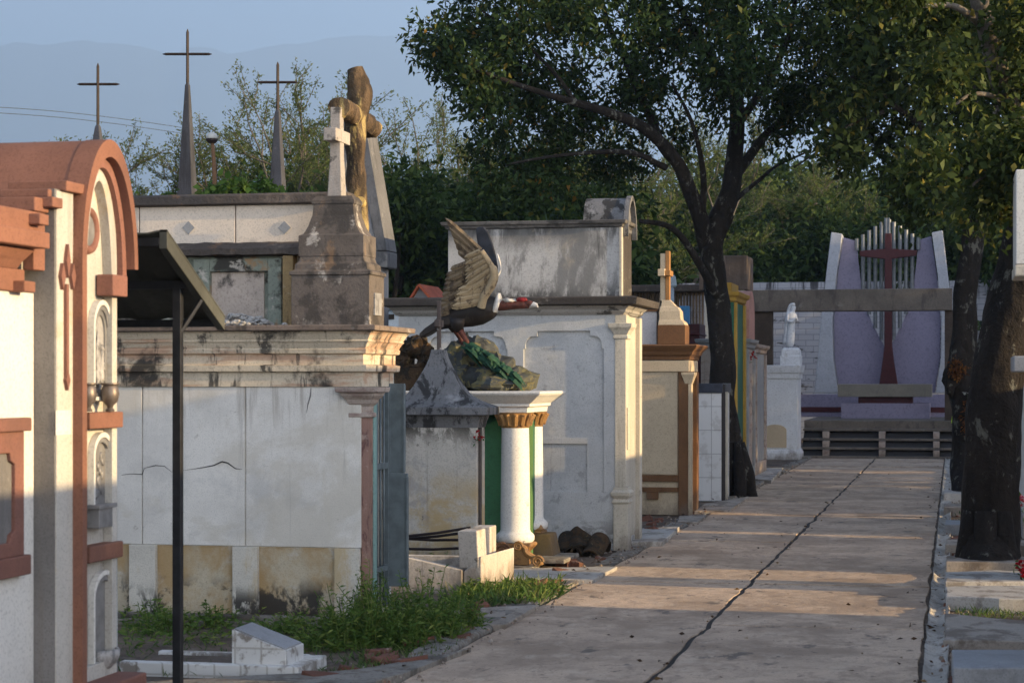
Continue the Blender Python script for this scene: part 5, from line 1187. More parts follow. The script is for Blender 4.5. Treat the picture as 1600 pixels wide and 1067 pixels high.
tag(mk('lime_sheet', MB().rings([[(xY(1486,44),44.0,zpl*.95),(xY(1500,44),44.0,zpl*.95),(xY(1500,44),44.0,zpl+.42),(xY(1491,44),44.0,zpl+.44)],[(xY(1486,44),44.05,zpl*.95),(xY(1500,44),44.05,zpl*.95),(xY(1500,44),44.05,zpl+.42),(xY(1491,44),44.05,zpl+.44)]]), flat('lime_plastic', (.42,.62,.02), .5), bevel=.005), 'bright lime green sheet standing by the altar steps behind the tree', 'sheet')

# ------------------------------------------------------------------ ground slabs and kerbs on both verges
M['slab_white'] = worn('worn_white_slab', (.42,.395,.355), [((.17,.145,.12), (5,3,4), .48, .60, .8), ((.55,.53,.5), 5, .58, .68, .5), ((.08,.07,.06), 7, .63, .7, .7)], .12, .85, .4, .008, 70)
M['slab_beige'] = worn('worn_beige_slab', (.33,.285,.235), [((.14,.11,.085), (5,3,4), .47, .60, .8), ((.46,.42,.37), 5, .58, .68, .5)], .12, .9, .4, .008, 70)
def gslab(name, pts, h, z0, mat, label, cat='slab', bev=.009, group=None):
    P0 = [PG(a, b, h) for a, b in pts]; P = []
    for i, p in enumerate(P0):                      # worn, slightly wavy edges
        q = P0[(i+1) % len(P0)]; n_ = max(2, int((q-p).length/.09))
        for k in range(n_):
            w = p.lerp(q, k/n_); j = .013*noise.noise(Vector((w.x*6, w.y*6, h*50))) + .006*noise.noise(Vector((w.x*25, w.y*25, h*50)))
            P.append(w + Vector((j, j*.7, .35*j)))
    return tag(mk(name, MB().rings([[(p.x,p.y,z0) for p in P], [(p.x,p.y,p.z) for p in P]]), mat, bevel=bev), label, cat, group)
gslab('grave_slab', [(760,903),(782,888),(966,884),(925,905)], .03, -.02, M['slab_white'], 'pale worn slab lying in front of the column monument')
gslab('paving_slab', [(716,975),(700,951),(842,944),(790,975)], .03, -.02, M['slab_beige'], 'tapered beige paving slab at the path kerb beyond the tall weeds')
gslab('grave_slab', [(985,846),(985,826),(1062,822),(1035,846)], .045, -.02, M['slab_white'], 'small raised slab with a brown edge beside the grey mausoleum')
gslab('grave_slab', [(1180,748),(1180,731),(1224,730),(1205,750)], .05, -.02, M['slab_white'], 'thin pale slab on the verge before the white statue tomb')
gslab('paving_slab', [(1060,815),(1060,806),(1105,803),(1090,815)], .03, -.02, M['slab_beige'], 'beige slab at the foot of the beige tomb pilaster')
gslab('paving_slab', [(1085,798),(1100,787),(1170,775),(1140,797)], .025, -.02, M['slab_beige'], 'beige slab at the foot of the white tiled tomb')
gslab('paving_slab', [(590,1062),(640,1048),(735,1010),(700,1020),(560,1045),(190,1066),(190,1090),(560,1080)], .035, -.02, M['kerb'], 'low cement edging along the weedy plot beside the path')
# right verge, near to far
gslab('grave_slab', [(1489,1042),(1487,1014),(1760,1016),(1780,1045)], .16, -.02, M['slab_grey'], 'smooth dark grey grave slab with a tall front edge, nearest on the right verge')
gslab('grave_slab', [(1476,998),(1477,957),(1560,966),(1740,978),(1760,1004)], .06, -.02, M['slab_beige'], 'wide tapering beige cement slab on the right verge')
gslab('grave_slab', [(1479,931),(1477,916),(1580,911),(1730,917),(1740,937),(1560,935)], .09, -.02, M['slab_white'], 'rough white slab below the red flowers on the right verge')
gslab('grave_slab', [(1476,908),(1476,893),(1560,890),(1700,896),(1720,908)], .12, -.02, M['slab_white'], 'white slab at the foot of the big tree trunk')
for i,(py, h, m_, lb) in enumerate(((868,.12,'slab_beige','beige kerb stone across the right verge beside the big trunk'),(842,.10,'slab_beige','narrow beige kerb stone just beyond the big trunk'),(812,.10,'slab_grey','grey kerb stone on the right verge with white flowers behind'),(786,.10,'slab_beige','far beige kerb stone before the second trunk'),(765,.12,'slab_white','white kerb stone level with the second trunk'))):
    gslab('kerb_stone', [(1478-i,py+9-i),(1479-i,py),(1620,py+1),(1640,py+11-i)], h, -.02, M[m_], lb, 'kerb')
# right-hand tombs whose edge shows
o = tomb('white_tomb', 'white tomb wall at the right edge behind the big tree trunk', 2.75, 21.4, 24.0, 2.05, 2.0, M['white'], M['slab_grey'])
MO = thing('right_monument', 'white slab pillar monument with projecting ledges at the right edge', 'monument', (1.0, 15.9, 0))
MO.name = 'pillar_monument'; ORG['pillar_monument'] = ORG.get('right_monument')
Ym = 15.6; a = lambda p: xY(p, Ym); z = lambda p: zY(1590, p, Ym)
mk('shaft', MB().box(a(1610), Ym+.05, .0, a(1610)+.9, Ym+.6, z(266)), M['white'], MO, bevel=.01)
mk('top_block', MB().box(a(1587), Ym, z(413), a(1610)+1.0, Ym+.7, z(265)), M['white'], MO, bevel=.01)
mk('ledge', MB().box(a(1585), Ym-.03, z(432), a(1610)+1.0, Ym+.7, z(414)), M['facade'], MO, bevel=.012)
mk('ledge', MB().box(a(1583), Ym-.03, z(581), a(1610)+1.0, Ym+.7, z(556)), M['slab_grey'], MO, bevel=.012)

# ------------------------------------------------------------------ bricks, roof tiles, litter
M['brick'] = worn('broken_brick', (.17,.075,.05), [((.09,.05,.035), 9, .5, .62, .7), ((.4,.33,.28), 11, .6, .68, .6)], .2, .95, .7, .01, 60)
bproto = None; rr = random.Random(12)
spots = []
for i in range(46):
    t_ = rr.random(); y = 11.2 + 18*t_**1.4; spots.append((PL-.22-rr.uniform(0,.22), y))
for i in range(16): spots.append((.02+rr.uniform(0,.05), rr.uniform(10.6, 27)))
for (a_, b_) in ((385,1052),(440,1058),(500,1062),(545,1046),(590,1050),(640,1040),(660,1030),(700,1010),(715,1000),(738,990),(745,968),(735,962),(728,975),(1065,800),(1080,803),(925,862),(955,855),(1010,812),(1030,812)):
    q = PG(a_, b_); spots.append((q.x, q.y))
for i, (x, y) in enumerate(spots):
    if i == 0:
        b_ = MB().rings([[(-.08,-.045,-.02),(.07,-.05,-.02),(.078,.03,-.02),(.03,.05,-.02),(-.075,.045,-.02)],[(-.075,-.04,.03),(.06,-.048,.042),(.074,.028,.03),(.025,.04,.036),(-.07,.045,.04)]])
        bproto = mk('brick_piece', b_, M['brick'], base=(0,0,0), bevel=.003); tag(bproto, 'broken red brick piece lying on the verge beside the path', 'brick', 'broken bricks along the verges'); c = bproto
    else:
        c = bproto.copy(); COL.objects.link(c)
    s = rr.uniform(.45, 1.25); c.scale = (s*rr.uniform(.7,1.3), s*rr.uniform(.7,1.3), s*rr.uniform(.8,1.4)); c.rotation_euler = (rr.uniform(-.3,.3), rr.uniform(-.3,.3), rr.uniform(0,6.28)); c.location = (x, y, -.01)
tproto = None
for i, (a_, b_, rz_) in enumerate(((880,866,.1),(893,868,-.2),(905,868,.3),(920,869,-.1),(936,864,1.2),(948,863,1.5),(958,860,1.2))):
    q = PG(a_, b_)
    if tproto is None:
        L = [[(r_*math.cos(t_), y_, r_*math.sin(t_)) for r_ in (.095,) for t_ in [math.pi*k/10 for k in range(11)]] + [(.078*math.cos(t_), y_, .078*math.sin(t_)) for t_ in [math.pi*k/10 for k in range(10,-1,-1)]] for y_ in (0,.34)]
        tproto = mk('roof_tile', MB().rings(L), M['mossrock'], base=(0,0,0)); c = tproto
        tag(c, 'dark mossy curved roof tile heaped below the grey mausoleum', 'roof tile', 'old roof tiles below the grey mausoleum')
    else:
        c = tproto.copy(); COL.objects.link(c)
    c.location = (q.x, q.y+.06, .02*(i%3)-.03); c.rotation_euler = (rr.uniform(.1,.6), rr.uniform(-.2,.2), rz_)
# power lines
for k_, dy in ((0,0),(1,9)):
    P = [PD(-260,160+dy,46), PD(0,168+dy,50), PD(190,186+dy,55), PD(420,222+dy,62), PD(560,250+dy,68)]
    tag(mk('power_line', MB().tube(curve_pts(P, 6), .007, 5), M['iron']), ['upper thin power line crossing the sky at the left', 'lower thin power line crossing the sky at the left'][k_], 'cable')
# ------------------------------------------------------------------ trees
rng = np.random.default_rng(11)
M['bark'] = worn('dark_bark', (.021,.017,.014), [((.010,.008,.007), (9,9,1.6), .46, .58, .8), ((.13,.13,.11), (8,8,5), .575, .64, .75)], .25, .95, 1.0, .04, 25)
M['bark2'] = worn('grey_bark', (.13,.115,.095), [((.05,.04,.035), (9,9,1.6), .48, .6, .7)], .2, .95, .8, .03, 25)
M['leaf1'] = leafmat('tree_leaf', [(0,(.014,.029,.009)),(.45,(.028,.054,.017)),(.90,(.048,.080,.026)),(.98,(.12,.11,.022)),(1,(.22,.11,.02))], .35)
M['leaf2'] = leafmat('broad_leaf', [(0,(.014,.027,.008)),(.5,(.033,.054,.014)),(.93,(.075,.098,.024)),(1,(.17,.14,.03))], .32)
M['leaf3'] = leafmat('far_leaf', [(0,(.012,.028,.007)),(.5,(.030,.058,.013)),(1,(.080,.115,.028))], .3)
M['leaf4'] = leafmat('feathery_leaf', [(0,(.050,.080,.024)),(.5,(.088,.122,.036)),(1,(.15,.165,.055))], .4)
M['leaf5'] = leafmat('bright_leaf', [(0,(.045,.095,.02)),(.6,(.09,.16,.03)),(1,(.14,.20,.045))], .4)

def blobs_px(lst, D, jit, seed, k=1.0):
    r_ = random.Random(seed); out = []
    for px, py, r in lst:
        d = D + r_.uniform(-jit, jit); c = PD(px, py, d); rad = r*D/F_PX
        out.append((tuple(c), (rad, rad*1.15, rad*.85), k*(r/50)**2))
    return out
# --- T1: the leaning tree on the left verge
D1 = 29.3
T1 = thing('leaning_tree', 'large dark tree with a leaning forked trunk on the left verge beyond the tiled tomb', 'tree', PG(1150,770))
tb = MB(); pp = lambda a, b, d=0: PD(a, b, D1+d)
limb(tb, [PG(1152,775)-Vector((0,0,.1)), pp(1144,720), pp(1130,610), pp(1122,500), pp(1115,420), pp(1118,370), pp(1128,330)], .205, .15, 28, 16, .09, 1)
for i in range(5):
    a_ = i*1.26; q = PG(1152,775); tb.tube([q+Vector((math.cos(a_)*.08-.03,math.sin(a_)*.08,.75)), q+Vector((math.cos(a_)*.14,math.sin(a_)*.14,.3)), q+Vector((math.cos(a_)*.19,math.sin(a_)*.19,.06)), q+Vector((math.cos(a_)*.26,math.sin(a_)*.26,-.06))], [.05,.09,.09,.05], 8)
tb2 = MB()
for pts, r0, r1 in (
    ([(1122,350,0),(1140,280,.3),(1150,200,.5),(1152,110,.6),(1160,20,.6),(1165,-80,.6)], .17, .05),
    ([(1112,400,0),(1088,320,-.3),(1058,255,-.6),(1010,205,-1),(960,180,-1.3),(900,160,-1.5),(830,140,-1.8),(740,110,-2)], .14, .025),
    ([(1058,255,-.6),(1020,200,-.2),(990,120,.2),(960,60,.4),(930,-30,.6)], .085, .03),
    ([(1118,470,0),(1095,420,-.5),(1065,372,-.8),(1040,352,-1),(1000,345,-1.2)], .075, .03),
    ([(1040,262,-.6),(990,240,-1),(930,238,-1.3),(860,245,-1.5),(790,258,-1.8)], .05, .015),
    ([(1138,290,.3),(1180,230,.8),(1230,180,1.2),(1290,130,1.5),(1320,90,1.7)], .09, .025),
    ([(1150,160,.5),(1110,90,.2),(1070,30,0),(1040,-60,0)], .07, .03),
    ([(1150,200,.5),(1200,120,.2),(1235,50,0),(1250,-60,0)], .07, .03),
    ([(1128,335,0),(1165,300,.6),(1210,262,1.2),(1260,238,1.6)], .05, .015),
    ([(1095,335,-.3),(1100,270,-.5),(1085,200,-.8),(1050,130,-1)], .06, .02),
    ([(900,160,-1.5),(850,100,-1.2),(800,50,-1),(740,10,-1)], .035, .012)):
    limb(tb2, [pp(*q) for q in pts], r0, r1, 8, 6, .06, len(tb2.v))
roughen(tb, .012); mk('trunk', tb, M['bark'], T1, smooth=True); mk('limbs', tb2, M['bark'], T1, smooth=True)
t1 = [(680,60,42),(662,72,26),(705,95,34),(730,45,55),(780,85,58),(738,125,42),(760,165,30),(800,150,52),(780,200,28),(815,65,65),(870,25,60),(850,125,52),(905,130,40),(845,190,42),(900,195,48),(955,40,62),(945,170,50),(995,120,55),(1000,50,62),(1060,40,62),(1120,30,62),(1180,50,62),(1240,40,55),(1290,60,55),(1100,110,55),(1165,125,45),(1230,125,52),(1040,150,46),(1010,200,34),(1240,180,48),(1290,150,52),(1200,215,26),(1130,165,30),
  (800,255,36),(850,262,42),(905,245,44),(955,255,38),(770,285,22),(830,305,28),(900,300,26),(1000,245,30),(960,300,20),(720,-20,46),(800,-40,70),(900,-50,80),(1000,-60,80),(1100,-60,80),(1200,-60,80),(1290,-20,60),(745,240,20),(1060,215,24),(1250,230,24)]
crown(blobs_px(t1, D1-.3, 1.7, 3), 185, .112, M['leaf1'], T1, rng, 9, .50, .13)
# --- T2 and T3: the trees on the right verge
T2 = thing('knotted_tree', 'dark tree with a knotted bulging trunk on the right verge, the farther one', 'tree', PG(1512,778))
pp2 = lambda a, b, d=0: PD(a, b, 28.2+d)
tb = MB(); limb(tb, [PG(1514,782)-Vector((0,0,.1)), pp2(1511,720), pp2(1508,640), pp2(1502,585), pp2(1506,530), pp2(1512,450), pp2(1518,360), pp2(1525,280), pp2(1520,180), pp2(1500,80), pp2(1490,-40)], .24, .10, 26, 14, .05, 5)
tb.blob(pp2(1488,590,-.1), (.12,.14,.22), 3, .3); tb.blob(pp2(1497,560,-.1), (.12,.14,.2), 4, .3)
roughen(tb, .012); mk('trunk', tb, M['bark'], T2, smooth=True)
tb2 = MB()
for pts, r0, r1 in (([(1520,330,0),(1480,250,-.5),(1430,190,-1),(1380,150,-1.5),(1330,120,-1.8)], .09, .02),([(1522,260,0),(1470,180,.5),(1420,90,1),(1380,20,1.2)], .08, .02),([(1520,360,0),(1480,320,-.4),(1440,315,-.8),(1400,300,-1)], .04, .012),([(1525,240,0),(1560,160,.2),(1600,90,.4)], .08, .03),([(1380,175,-1.5),(1330,195,-1.6),(1290,225,-1.8),(1240,262,-2)], .03, .01)):
    limb(tb2, [pp2(*q) for q in pts], r0, r1, 8, 6, .06, 40+len(tb2.v))
mk('limbs', tb2, M['bark'], T2, smooth=True)
t2 = [(1325,55,62),(1380,110,62),(1320,150,45),(1355,195,48),(1420,60,72),(1440,170,62),(1400,235,46),(1455,255,46),(1500,180,50),(1500,90,60),(1480,300,30),(1435,310,28),(1350,-40,72),(1450,-50,82),(1550,-50,82),(1300,215,28),(1530,30,55),(1330,245,22),(1420,285,26),(1550,130,50),(1540,235,44),(1580,60,50)]
crown(blobs_px(t2, 27.6, 1.8, 9), 215, .125, M['leaf2'], T2, rng, 9, .46, .13, asp=.24)
T3 = thing('big_trunk_tree', 'big dark tree with a thick lichen spotted trunk on the right verge, the nearer one', 'tree', PG(1545,892))
pp3 = lambda a, b, d=0: PD(a, b, 17.3+d)
tb = MB(); limb(tb, [PG(1545,896)-Vector((0,0,.1)), pp3(1547,840), pp3(1548,740), pp3(1556,620), pp3(1575,500), pp3(1598,400), pp3(1622,300), pp3(1650,180), pp3(1680,20), pp3(1690,-120)], .27, .16, 48, 26, .05, 7)
for i in range(6):
    a_ = i*1.05+.3; q = PG(1545,892); tb.tube([q+Vector((math.cos(a_)*.12,math.sin(a_)*.12,.5)), q+Vector((math.cos(a_)*.20,math.sin(a_)*.20,.10)), q+Vector((math.cos(a_)*.27,math.sin(a_)*.27,-.06))], [.10,.09,.05], 16)
roughen(tb, .014, 22, 5); mk('trunk', tb, M['bark'], T3, smooth=True)
tb2 = MB()
for pts, r0, r1 in (([(1612,330,0),(1600,250,-.1),(1585,190,-.2),(1560,120,-.3),(1535,40,-.4),(1520,-20,-.5),(1505,-100,-.5)], .12, .07),([(1575,165,-.2),(1550,150,-.5),(1520,148,-.8),(1490,165,-1)], .03, .01),([(1650,180,0),(1700,120,.3),(1760,60,.5)], .08, .03),([(1640,230,0),(1600,240,-.6),(1560,260,-1),(1520,290,-1.3)], .035, .01),([(1536,40,-.4),(1490,10,-.6),(1440,10,-.8)], .04, .015)):
    limb(tb2, [pp3(*q) for q in pts], r0, r1, 10, 6, .04, 70+len(tb2.v))
mk('limbs', tb2, M['bark2'], T3, smooth=True)
t3 = [(1500,20,46),(1450,10,44),(1560,30,40),(1580,120,34),(1530,230,40),(1555,280,34),(1500,280,34),(1490,325,24),(1575,210,36),(1540,320,26),(1450,250,30),(1600,40,50),(1650,120,60),(1620,240,46),(1680,0,80),(1470,120,36),(1590,300,24),(1400,-30,50),(1500,-50,60),(1600,-60,60)]
crown(blobs_px(t3, 16.9, 1.3, 21), 165, .075, M['leaf2'], T3, rng, 9, .44, .11, asp=.27)
# moss, dead leaves and flowers tucked in the trunks
bb, dd = clump_points([(tuple(pp2(1497,575,-.3)), (.10,.12,.13), 1), (tuple(pp2(1513,650,-.3)), (.05,.08,.30), .8)], 34, rng, 6, .2, .03)
me = leaves_mesh('dry_creeper', bb - np.array(pp2(1500,600,-.3)), dd, rng.uniform(.04,.09,len(bb)), rng.uniform(.006,.014,len(bb)), rng); me.materials.append(leafmat('rust_leaf', [(0,(.05,.02,.008)),(.7,(.14,.05,.012)),(1,(.22,.10,.02))], .2))
o = bpy.data.objects.new('dry_creeper', me); COL.objects.link(o); o.location = pp2(1500,600,-.3); tag(o, 'dry orange creeper leaves clinging to the knot of the farther right trunk', 'creeper')
flower('flower_bunch', pp2(1518,612,-.32), (.55,.55,.50), 10, .06, 'white flowers tied to the knotted trunk', seed=12)
flower('flower_bunch', PG(1505,803,.06), (.55,.55,.5), 8, .05, 'low white flowers on the verge between the two right trunks', seed=14)
flower('flower_bunch', PD(1597,785,20.6), (.50,.09,.14), 9, .075, 'pink flowers against the white tomb at the right edge', seed=15)
flower('flower_bunch', PG(1598,905,.12)+Vector((0,0,.08)), (.42,.012,.02), 9, .06, 'deep red flowers standing on the white slabs by the big trunk', seed=16)

# --- feathery acacias beyond the left tombs
def acacia(name, label, base, h, spread, seed, mat, n_limbs=6, leaf=.075, dens=1.0, group=None):
    r_ = random.Random(seed); o = thing(name, label, 'tree', base, group); mb = MB(); LB = []; LD = []
    def grow(p, d, L, r, depth):
        n = 4; pts = [p]; q = p.copy(); dd = d.copy()
        for i in range(n):
            dd = (dd + Vector((r_.gauss(0,.17), r_.gauss(0,.17), r_.gauss(.03,.10)))).normalized(); q = q + dd*L/n; pts.append(q.copy())
        mb.tube(pts, [r*(1-.5*i/n) for i in range(n+1)], 6 if depth < 2 else 4, caps=False)
        if depth >= 3:
            for i in range(int(78*dens)):
                u = r_.random(); k = min(int(u*n), n-1); b = pts[k].lerp(pts[k+1], u*n-k)
                LB.append(b + Vector((r_.gauss(0,.07), r_.gauss(0,.07), r_.gauss(0,.05)))); LD.append((dd + Vector((r_.gauss(0,.8), r_.gauss(0,.8), r_.gauss(0,.5)))).normalized())
        if depth < 4:
            for i in range(3 if depth else n_limbs):
                a_ = r_.uniform(0, 6.283); side = Vector((math.cos(a_), math.sin(a_), 0))
                nd = (dd*(.9 if depth else .5) + side*r_.uniform(.5,1.0)*spread + Vector((0,0,.22))).normalized()
                st = pts[-1] if (i == 0 or depth == 0) else pts[r_.randint(2, n)]
                grow(st.copy(), nd, L*r_.uniform(.58,.8), r*.55, depth+1)
    B = Vector(base); grow(B - Vector((0,0,.1)), Vector((r_.uniform(-.1,.1),0,1)).normalized(), h*.36, h*.015, 0)
    k_ = h / max(q.z for q in LB)
    mb.v = [tuple(B + (Vector(q)-B)*k_) for q in mb.v]; LB = [B + (q-B)*k_ for q in LB]
    mk('branches', mb, M['bark2'], o, smooth=True)
    b = np.array([tuple(q) for q in LB]); d = np.array([tuple(q) for q in LD]); n = len(b); L = leaf*.72*rng.uniform(.5,1.4,n)
    me = leaves_mesh('crown', b - np.array(ORG[o.name]), d, L, L*.19, rng); me.materials.append(mat)
    c = bpy.data.objects.new('crown', me); COL.objects.link(c); c.parent = o; ORG[c.name] = ORG[o.name]
    return o
def gb(px, D): q = PD(px, 595, D); return (q.x, q.y, 0)
ac = 'feathery trees behind the tombs'
acacia('acacia_tree', 'feathery acacia low behind the left slate spire and the terracotta vault', gb(222,47), 6.2, 1.0, 41, M['leaf4'], 6, .11, 1.0, ac)
acacia('acacia_tree', 'feathery acacia just left of the small stone cross', gb(480,48), 6.9, 1.0, 47, M['leaf4'], 6, .11, 1.0, ac)
acacia('acacia_tree', 'feathery acacia between the gabled tomb and the condor wings', gb(690,47), 7.2, 1.0, 53, M['leaf4'], 6, .11, 1.1, ac)
acacia('acacia_tree', 'tall acacia behind the streaked attic block under the leaning tree', gb(880,60), 9.4, .9, 61, M['leaf4'], 6, .13, 1.2, ac)
acacia('acacia_tree', 'tall acacia between the barrel cap and the leaning trunk', gb(1010,62), 9.8, .95, 67, M['leaf4'], 6, .13, 1.2, ac)
acacia('acacia_tree', 'tall acacia right of the leaning trunk above the concrete beam', gb(1215,66), 9.6, .95, 71, M['leaf4'], 6, .13, 1.2, ac)
acacia('acacia_tree', 'feathery acacia under the drooping left branches of the leaning tree', gb(815,50), 6.7, 1.0, 59, M['leaf4'], 6, .11, 1.1, ac)
acacia('acacia_tree', 'feathery pale acacia behind the tallest slate spire', gb(270,44), 7.6, 1.0, 3, M['leaf4'], 6, .10, 1.0, ac)
acacia('acacia_tree', 'feathery pale acacia behind the slate spire nearest the pedestal cross', gb(405,43), 8.1, .95, 8, M['leaf4'], 6, .10, 1.1, ac)
acacia('acacia_tree', 'tall feathery acacia right of the steep gabled tomb', gb(645,50), 9.1, .85, 14, M['leaf4'], 6, .12, 1.1, ac)
acacia('acacia_tree', 'airy acacia over the pointed tomb and the condor wings', gb(745,52), 8.4, .85, 22, M['leaf4'], 6, .12, 1.1, ac)
acacia('acacia_tree', 'thin acacia tops showing between the log cross and the gabled tomb', gb(590,54), 9.3, .7, 31, M['leaf4'], 5, .12, .9, ac)

# --- rounder trees of the background, three kinds copied about
def bgtree(seed, label, h, w, mat, dens, lsize):
    r_ = random.Random(seed); o = thing('background_tree', label, 'tree', (0,0,0), 'trees beyond the cemetery wall')
    mb = MB(); limb(mb, [(0,0,-.1),(r_.uniform(-.2,.2),0,h*.25),(r_.uniform(-.3,.3),.1,h*.5)], h*.03, h*.018, 8, 6, .05, seed)
    bl = []
    for i in range(26):
        a_ = r_.uniform(0,6.283); rr_ = w*math.sqrt(r_.random()); zz_ = h*(.18+.72*r_.random()); rr_ *= (1-((zz_/h-.4)/.75)**2)
        s_ = w*r_.uniform(.22,.4); bl.append(((rr_*math.cos(a_), rr_*math.sin(a_), zz_), (s_,s_,s_*.75), (s_/.6)**2*.5))
        if i % 3 == 0: limb(mb, [(0,0,h*.3),(rr_*.5*math.cos(a_), rr_*.5*math.sin(a_), (zz_+h*.3)*.5),(rr_*math.cos(a_), rr_*math.sin(a_), zz_)], h*.014, h*.004, 6, 4, .08, i)
    mk('trunk', mb, M['bark'], o, smooth=True)
    crown(bl, dens, lsize, mat, o, rng, 9, .40, .16)
    return o
protos = [bgtree(1, '', 6.0, 2.3, M['leaf3'], 105, .20), bgtree(2, '', 5.2, 2.8, M['leaf3'], 90, .22), bgtree(3, '', 6.8, 2.2, M['leaf3'], 100, .20)]
bgs = [  # px, D, proto, scale, label
 (215,40,1,.72,'dark round tree low behind the terracotta vault edge'),(285,46,0,.72,'dark round tree low behind the tallest spire'),(365,42,1,.75,'dark round tree low behind the globe lamp'),(450,45,0,.78,'dark round tree low behind the right hand spire'),
 (525,46,1,.85,'dark round tree behind the small stone cross'),(610,40,0,.72,'dark dense tree just right of the steep gabled tomb'),(668,43,1,.78,'dark dense tree behind the condor wing tip'),(735,45,2,.68,'dark dense tree behind the raised condor wings'),
 (800,42,1,.80,'dark dense tree behind the left of the streaked attic block'),(865,46,0,.80,'dark dense tree behind the middle of the streaked attic block'),(930,61,1,1.15,'tall dark tree behind the small barrel cap'),(1000,62,2,1.0,'tall dark tree between attic block and painted cross'),
 (1065,60,1,1.1,'tall dark tree behind the plank shed'),(1130,64,0,1.25,'tall dark tree behind the leaning trunk'),(1195,62,1,1.2,'tall dark tree above the left end of the concrete beam'),(1250,66,2,1.15,'tall dark tree above the praying statue'),
 (1310,63,0,1.2,'tall dark tree behind the left fin of the altar'),(1375,67,1,1.35,'tall dark tree behind the silver pipes'),(1440,63,2,1.1,'tall dark tree behind the right fin of the altar'),(1500,60,0,1.25,'tall dark tree behind the knotted trunk'),(1565,58,1,1.3,'tall dark tree behind the big trunk'),
 (1160,78,2,1.6,'far tree crown filling the gap above the leaning trunk fork'),(1280,80,0,1.7,'far tree crown filling the gap above the altar beam'),(1420,82,2,1.6,'far tree crown high above the altar pipes'),(1030,76,0,1.5,'far tree crown above the plank shed'),
 (905,70,2,1.15,'far tree crown above the streaked attic block'),(1540,75,1,1.8,'far tree crown between the two right trunks')]
first = {0:True, 1:True, 2:True}
for i, (px, D, k, s, lb) in enumerate(bgs):
    if first[k]: o = protos[k]; first[k] = False
    else: o = dup(protos[k], (0,0,0))
    o['label'] = lb; o.location = gb(px, D); o.rotation_euler[2] = i*1.9; s = s*1.38 if D < 50 else s; o.scale = (s*1.0, s*1.0, s)
# --- bright shrubs behind the parapet
SB = thing('bright_shrub', 'bright green leafy shrub showing over the parapet cap between the spires', 'shrub', gb(330,19.5))
mb = MB(); 
for k_ in range(7): limb(mb, [gb(330+k_,19.5), PD(230+k_*38,420,19.5), PD(215+k_*42,318,19.5)], .03, .01, 6, 5, .05, k_)
mk('stems', mb, M['bark2'], SB, smooth=True)
crown(blobs_px([(205,300,20),(225,296,16),(255,308,16),(340,306,22),(375,300,20),(410,300,20),(440,312,16),(310,312,14),(470,318,14),(205,330,26),(260,330,26),(330,330,26),(400,330,26)], 19.5, .4, 4), 190, .075, M['leaf5'], SB, rng, 7, .3, .04, asp=.3)

# --- trees standing right of the path, out of the picture: their shade falls on the far trees
for i, (x, y, s) in enumerate(((10.5,27.0,1.4),(9.5,31,1.65),(12,36,1.6),(13,41,1.8),(9,46,1.4))):
    o = dup(protos[i % 3], (x, y, 0), i*2.2, (s*1.1,s*1.1,s)); o['label'] = ['shade tree right of the path level with the beige tomb','shade tree right of the path level with the leaning tree','shade tree right of the path level with the pillar tomb','shade tree right of the path level with the statue tomb','shade tree right of the path beside the altar'][i]

# ------------------------------------------------------------------ weeds and grass
M['weed'] = leafmat('weed_leaf', [(0,(.050,.10,.020)),(.6,(.115,.19,.038)),(1,(.21,.25,.06))], .35)
M['grass'] = leafmat('grass_blade', [(0,(.045,.09,.022)),(.6,(.09,.16,.04)),(.9,(.16,.19,.06)),(1,(.26,.22,.10))], .3)
def weed_points(n, area, hfun, r_, stems, leafs):
    for i in range(n):
        x, y = area(r_); h = hfun(x, y, r_)
        if h <= 0: continue
        d = Vector((r_.gauss(0,.28), r_.gauss(0,.28), 1)).normalized(); p = Vector((x, y, -.01)); pts = [p]
        for k in range(3): d = (d + Vector((r_.gauss(0,.13), r_.gauss(0,.13), -.03))).normalized(); p = p + d*h/3; pts.append(p.copy())
        stems.tube(pts, [.004,.0035,.003,.0015], 4, caps=False)
        m = int(7 + h*34)
        for k in range(m):
            u = (k+.5)/m; q = u*3; j = min(int(q), 2); b = pts[j].lerp(pts[j+1], q-j); a_ = r_.uniform(0,6.283)
            leafs.append((b, Vector((math.cos(a_), math.sin(a_), r_.uniform(-.1,.7))).normalized(), r_.uniform(.035,.075)*(1.15-.4*u)))
def weed_obj(name, n, area, hfun, seed, label=None, kind=None, asp=.13, cat='weeds'):
    r_ = random.Random(seed); st = MB(); lf_ = []; weed_points(n, area, hfun, r_, st, lf_)
    b = np.array([tuple(q[0]) for q in lf_]); d = np.array([tuple(q[1]) for q in lf_]); L = np.array([q[2] for q in lf_])
    if kind == 'stuff':
        me = leaves_mesh(name, b, d, L, L*asp, rng); me.materials.append(M['weed']); o = bpy.data.objects.new(name, me); COL.objects.link(o); tag(o, kind='stuff'); return o
    c = b.mean(0); o = thing(name, label, cat, (c[0], c[1], 0)); tag(mk('stems', st, M['weed'], o, fix=False), kind='stuff')
    me = leaves_mesh('foliage', b - np.array([c[0],c[1],0]), d, L, L*asp, rng); me.materials.append(M['weed']); q = bpy.data.objects.new('foliage', me); COL.objects.link(q); q.parent = o
    return o
def quad_area(P):
    P = [PG(*p) for p in P]
    def f(r_):
        u, v = r_.random(), r_.random(); a, b = P[0].lerp(P[1], u), P[3].lerp(P[2], u); q = a.lerp(b, v); return q.x, q.y
    return f
def disc(px, py, rx, ry):
    c = PG(px, py)
    def f(r_):
        a_ = r_.uniform(0,6.283); k = math.sqrt(r_.random()); return c.x + rx*k*math.cos(a_), c.y + ry*k*math.sin(a_)
    return f
hb = lambda lo, hi: (lambda x, y, r_: r_.uniform(lo, hi))
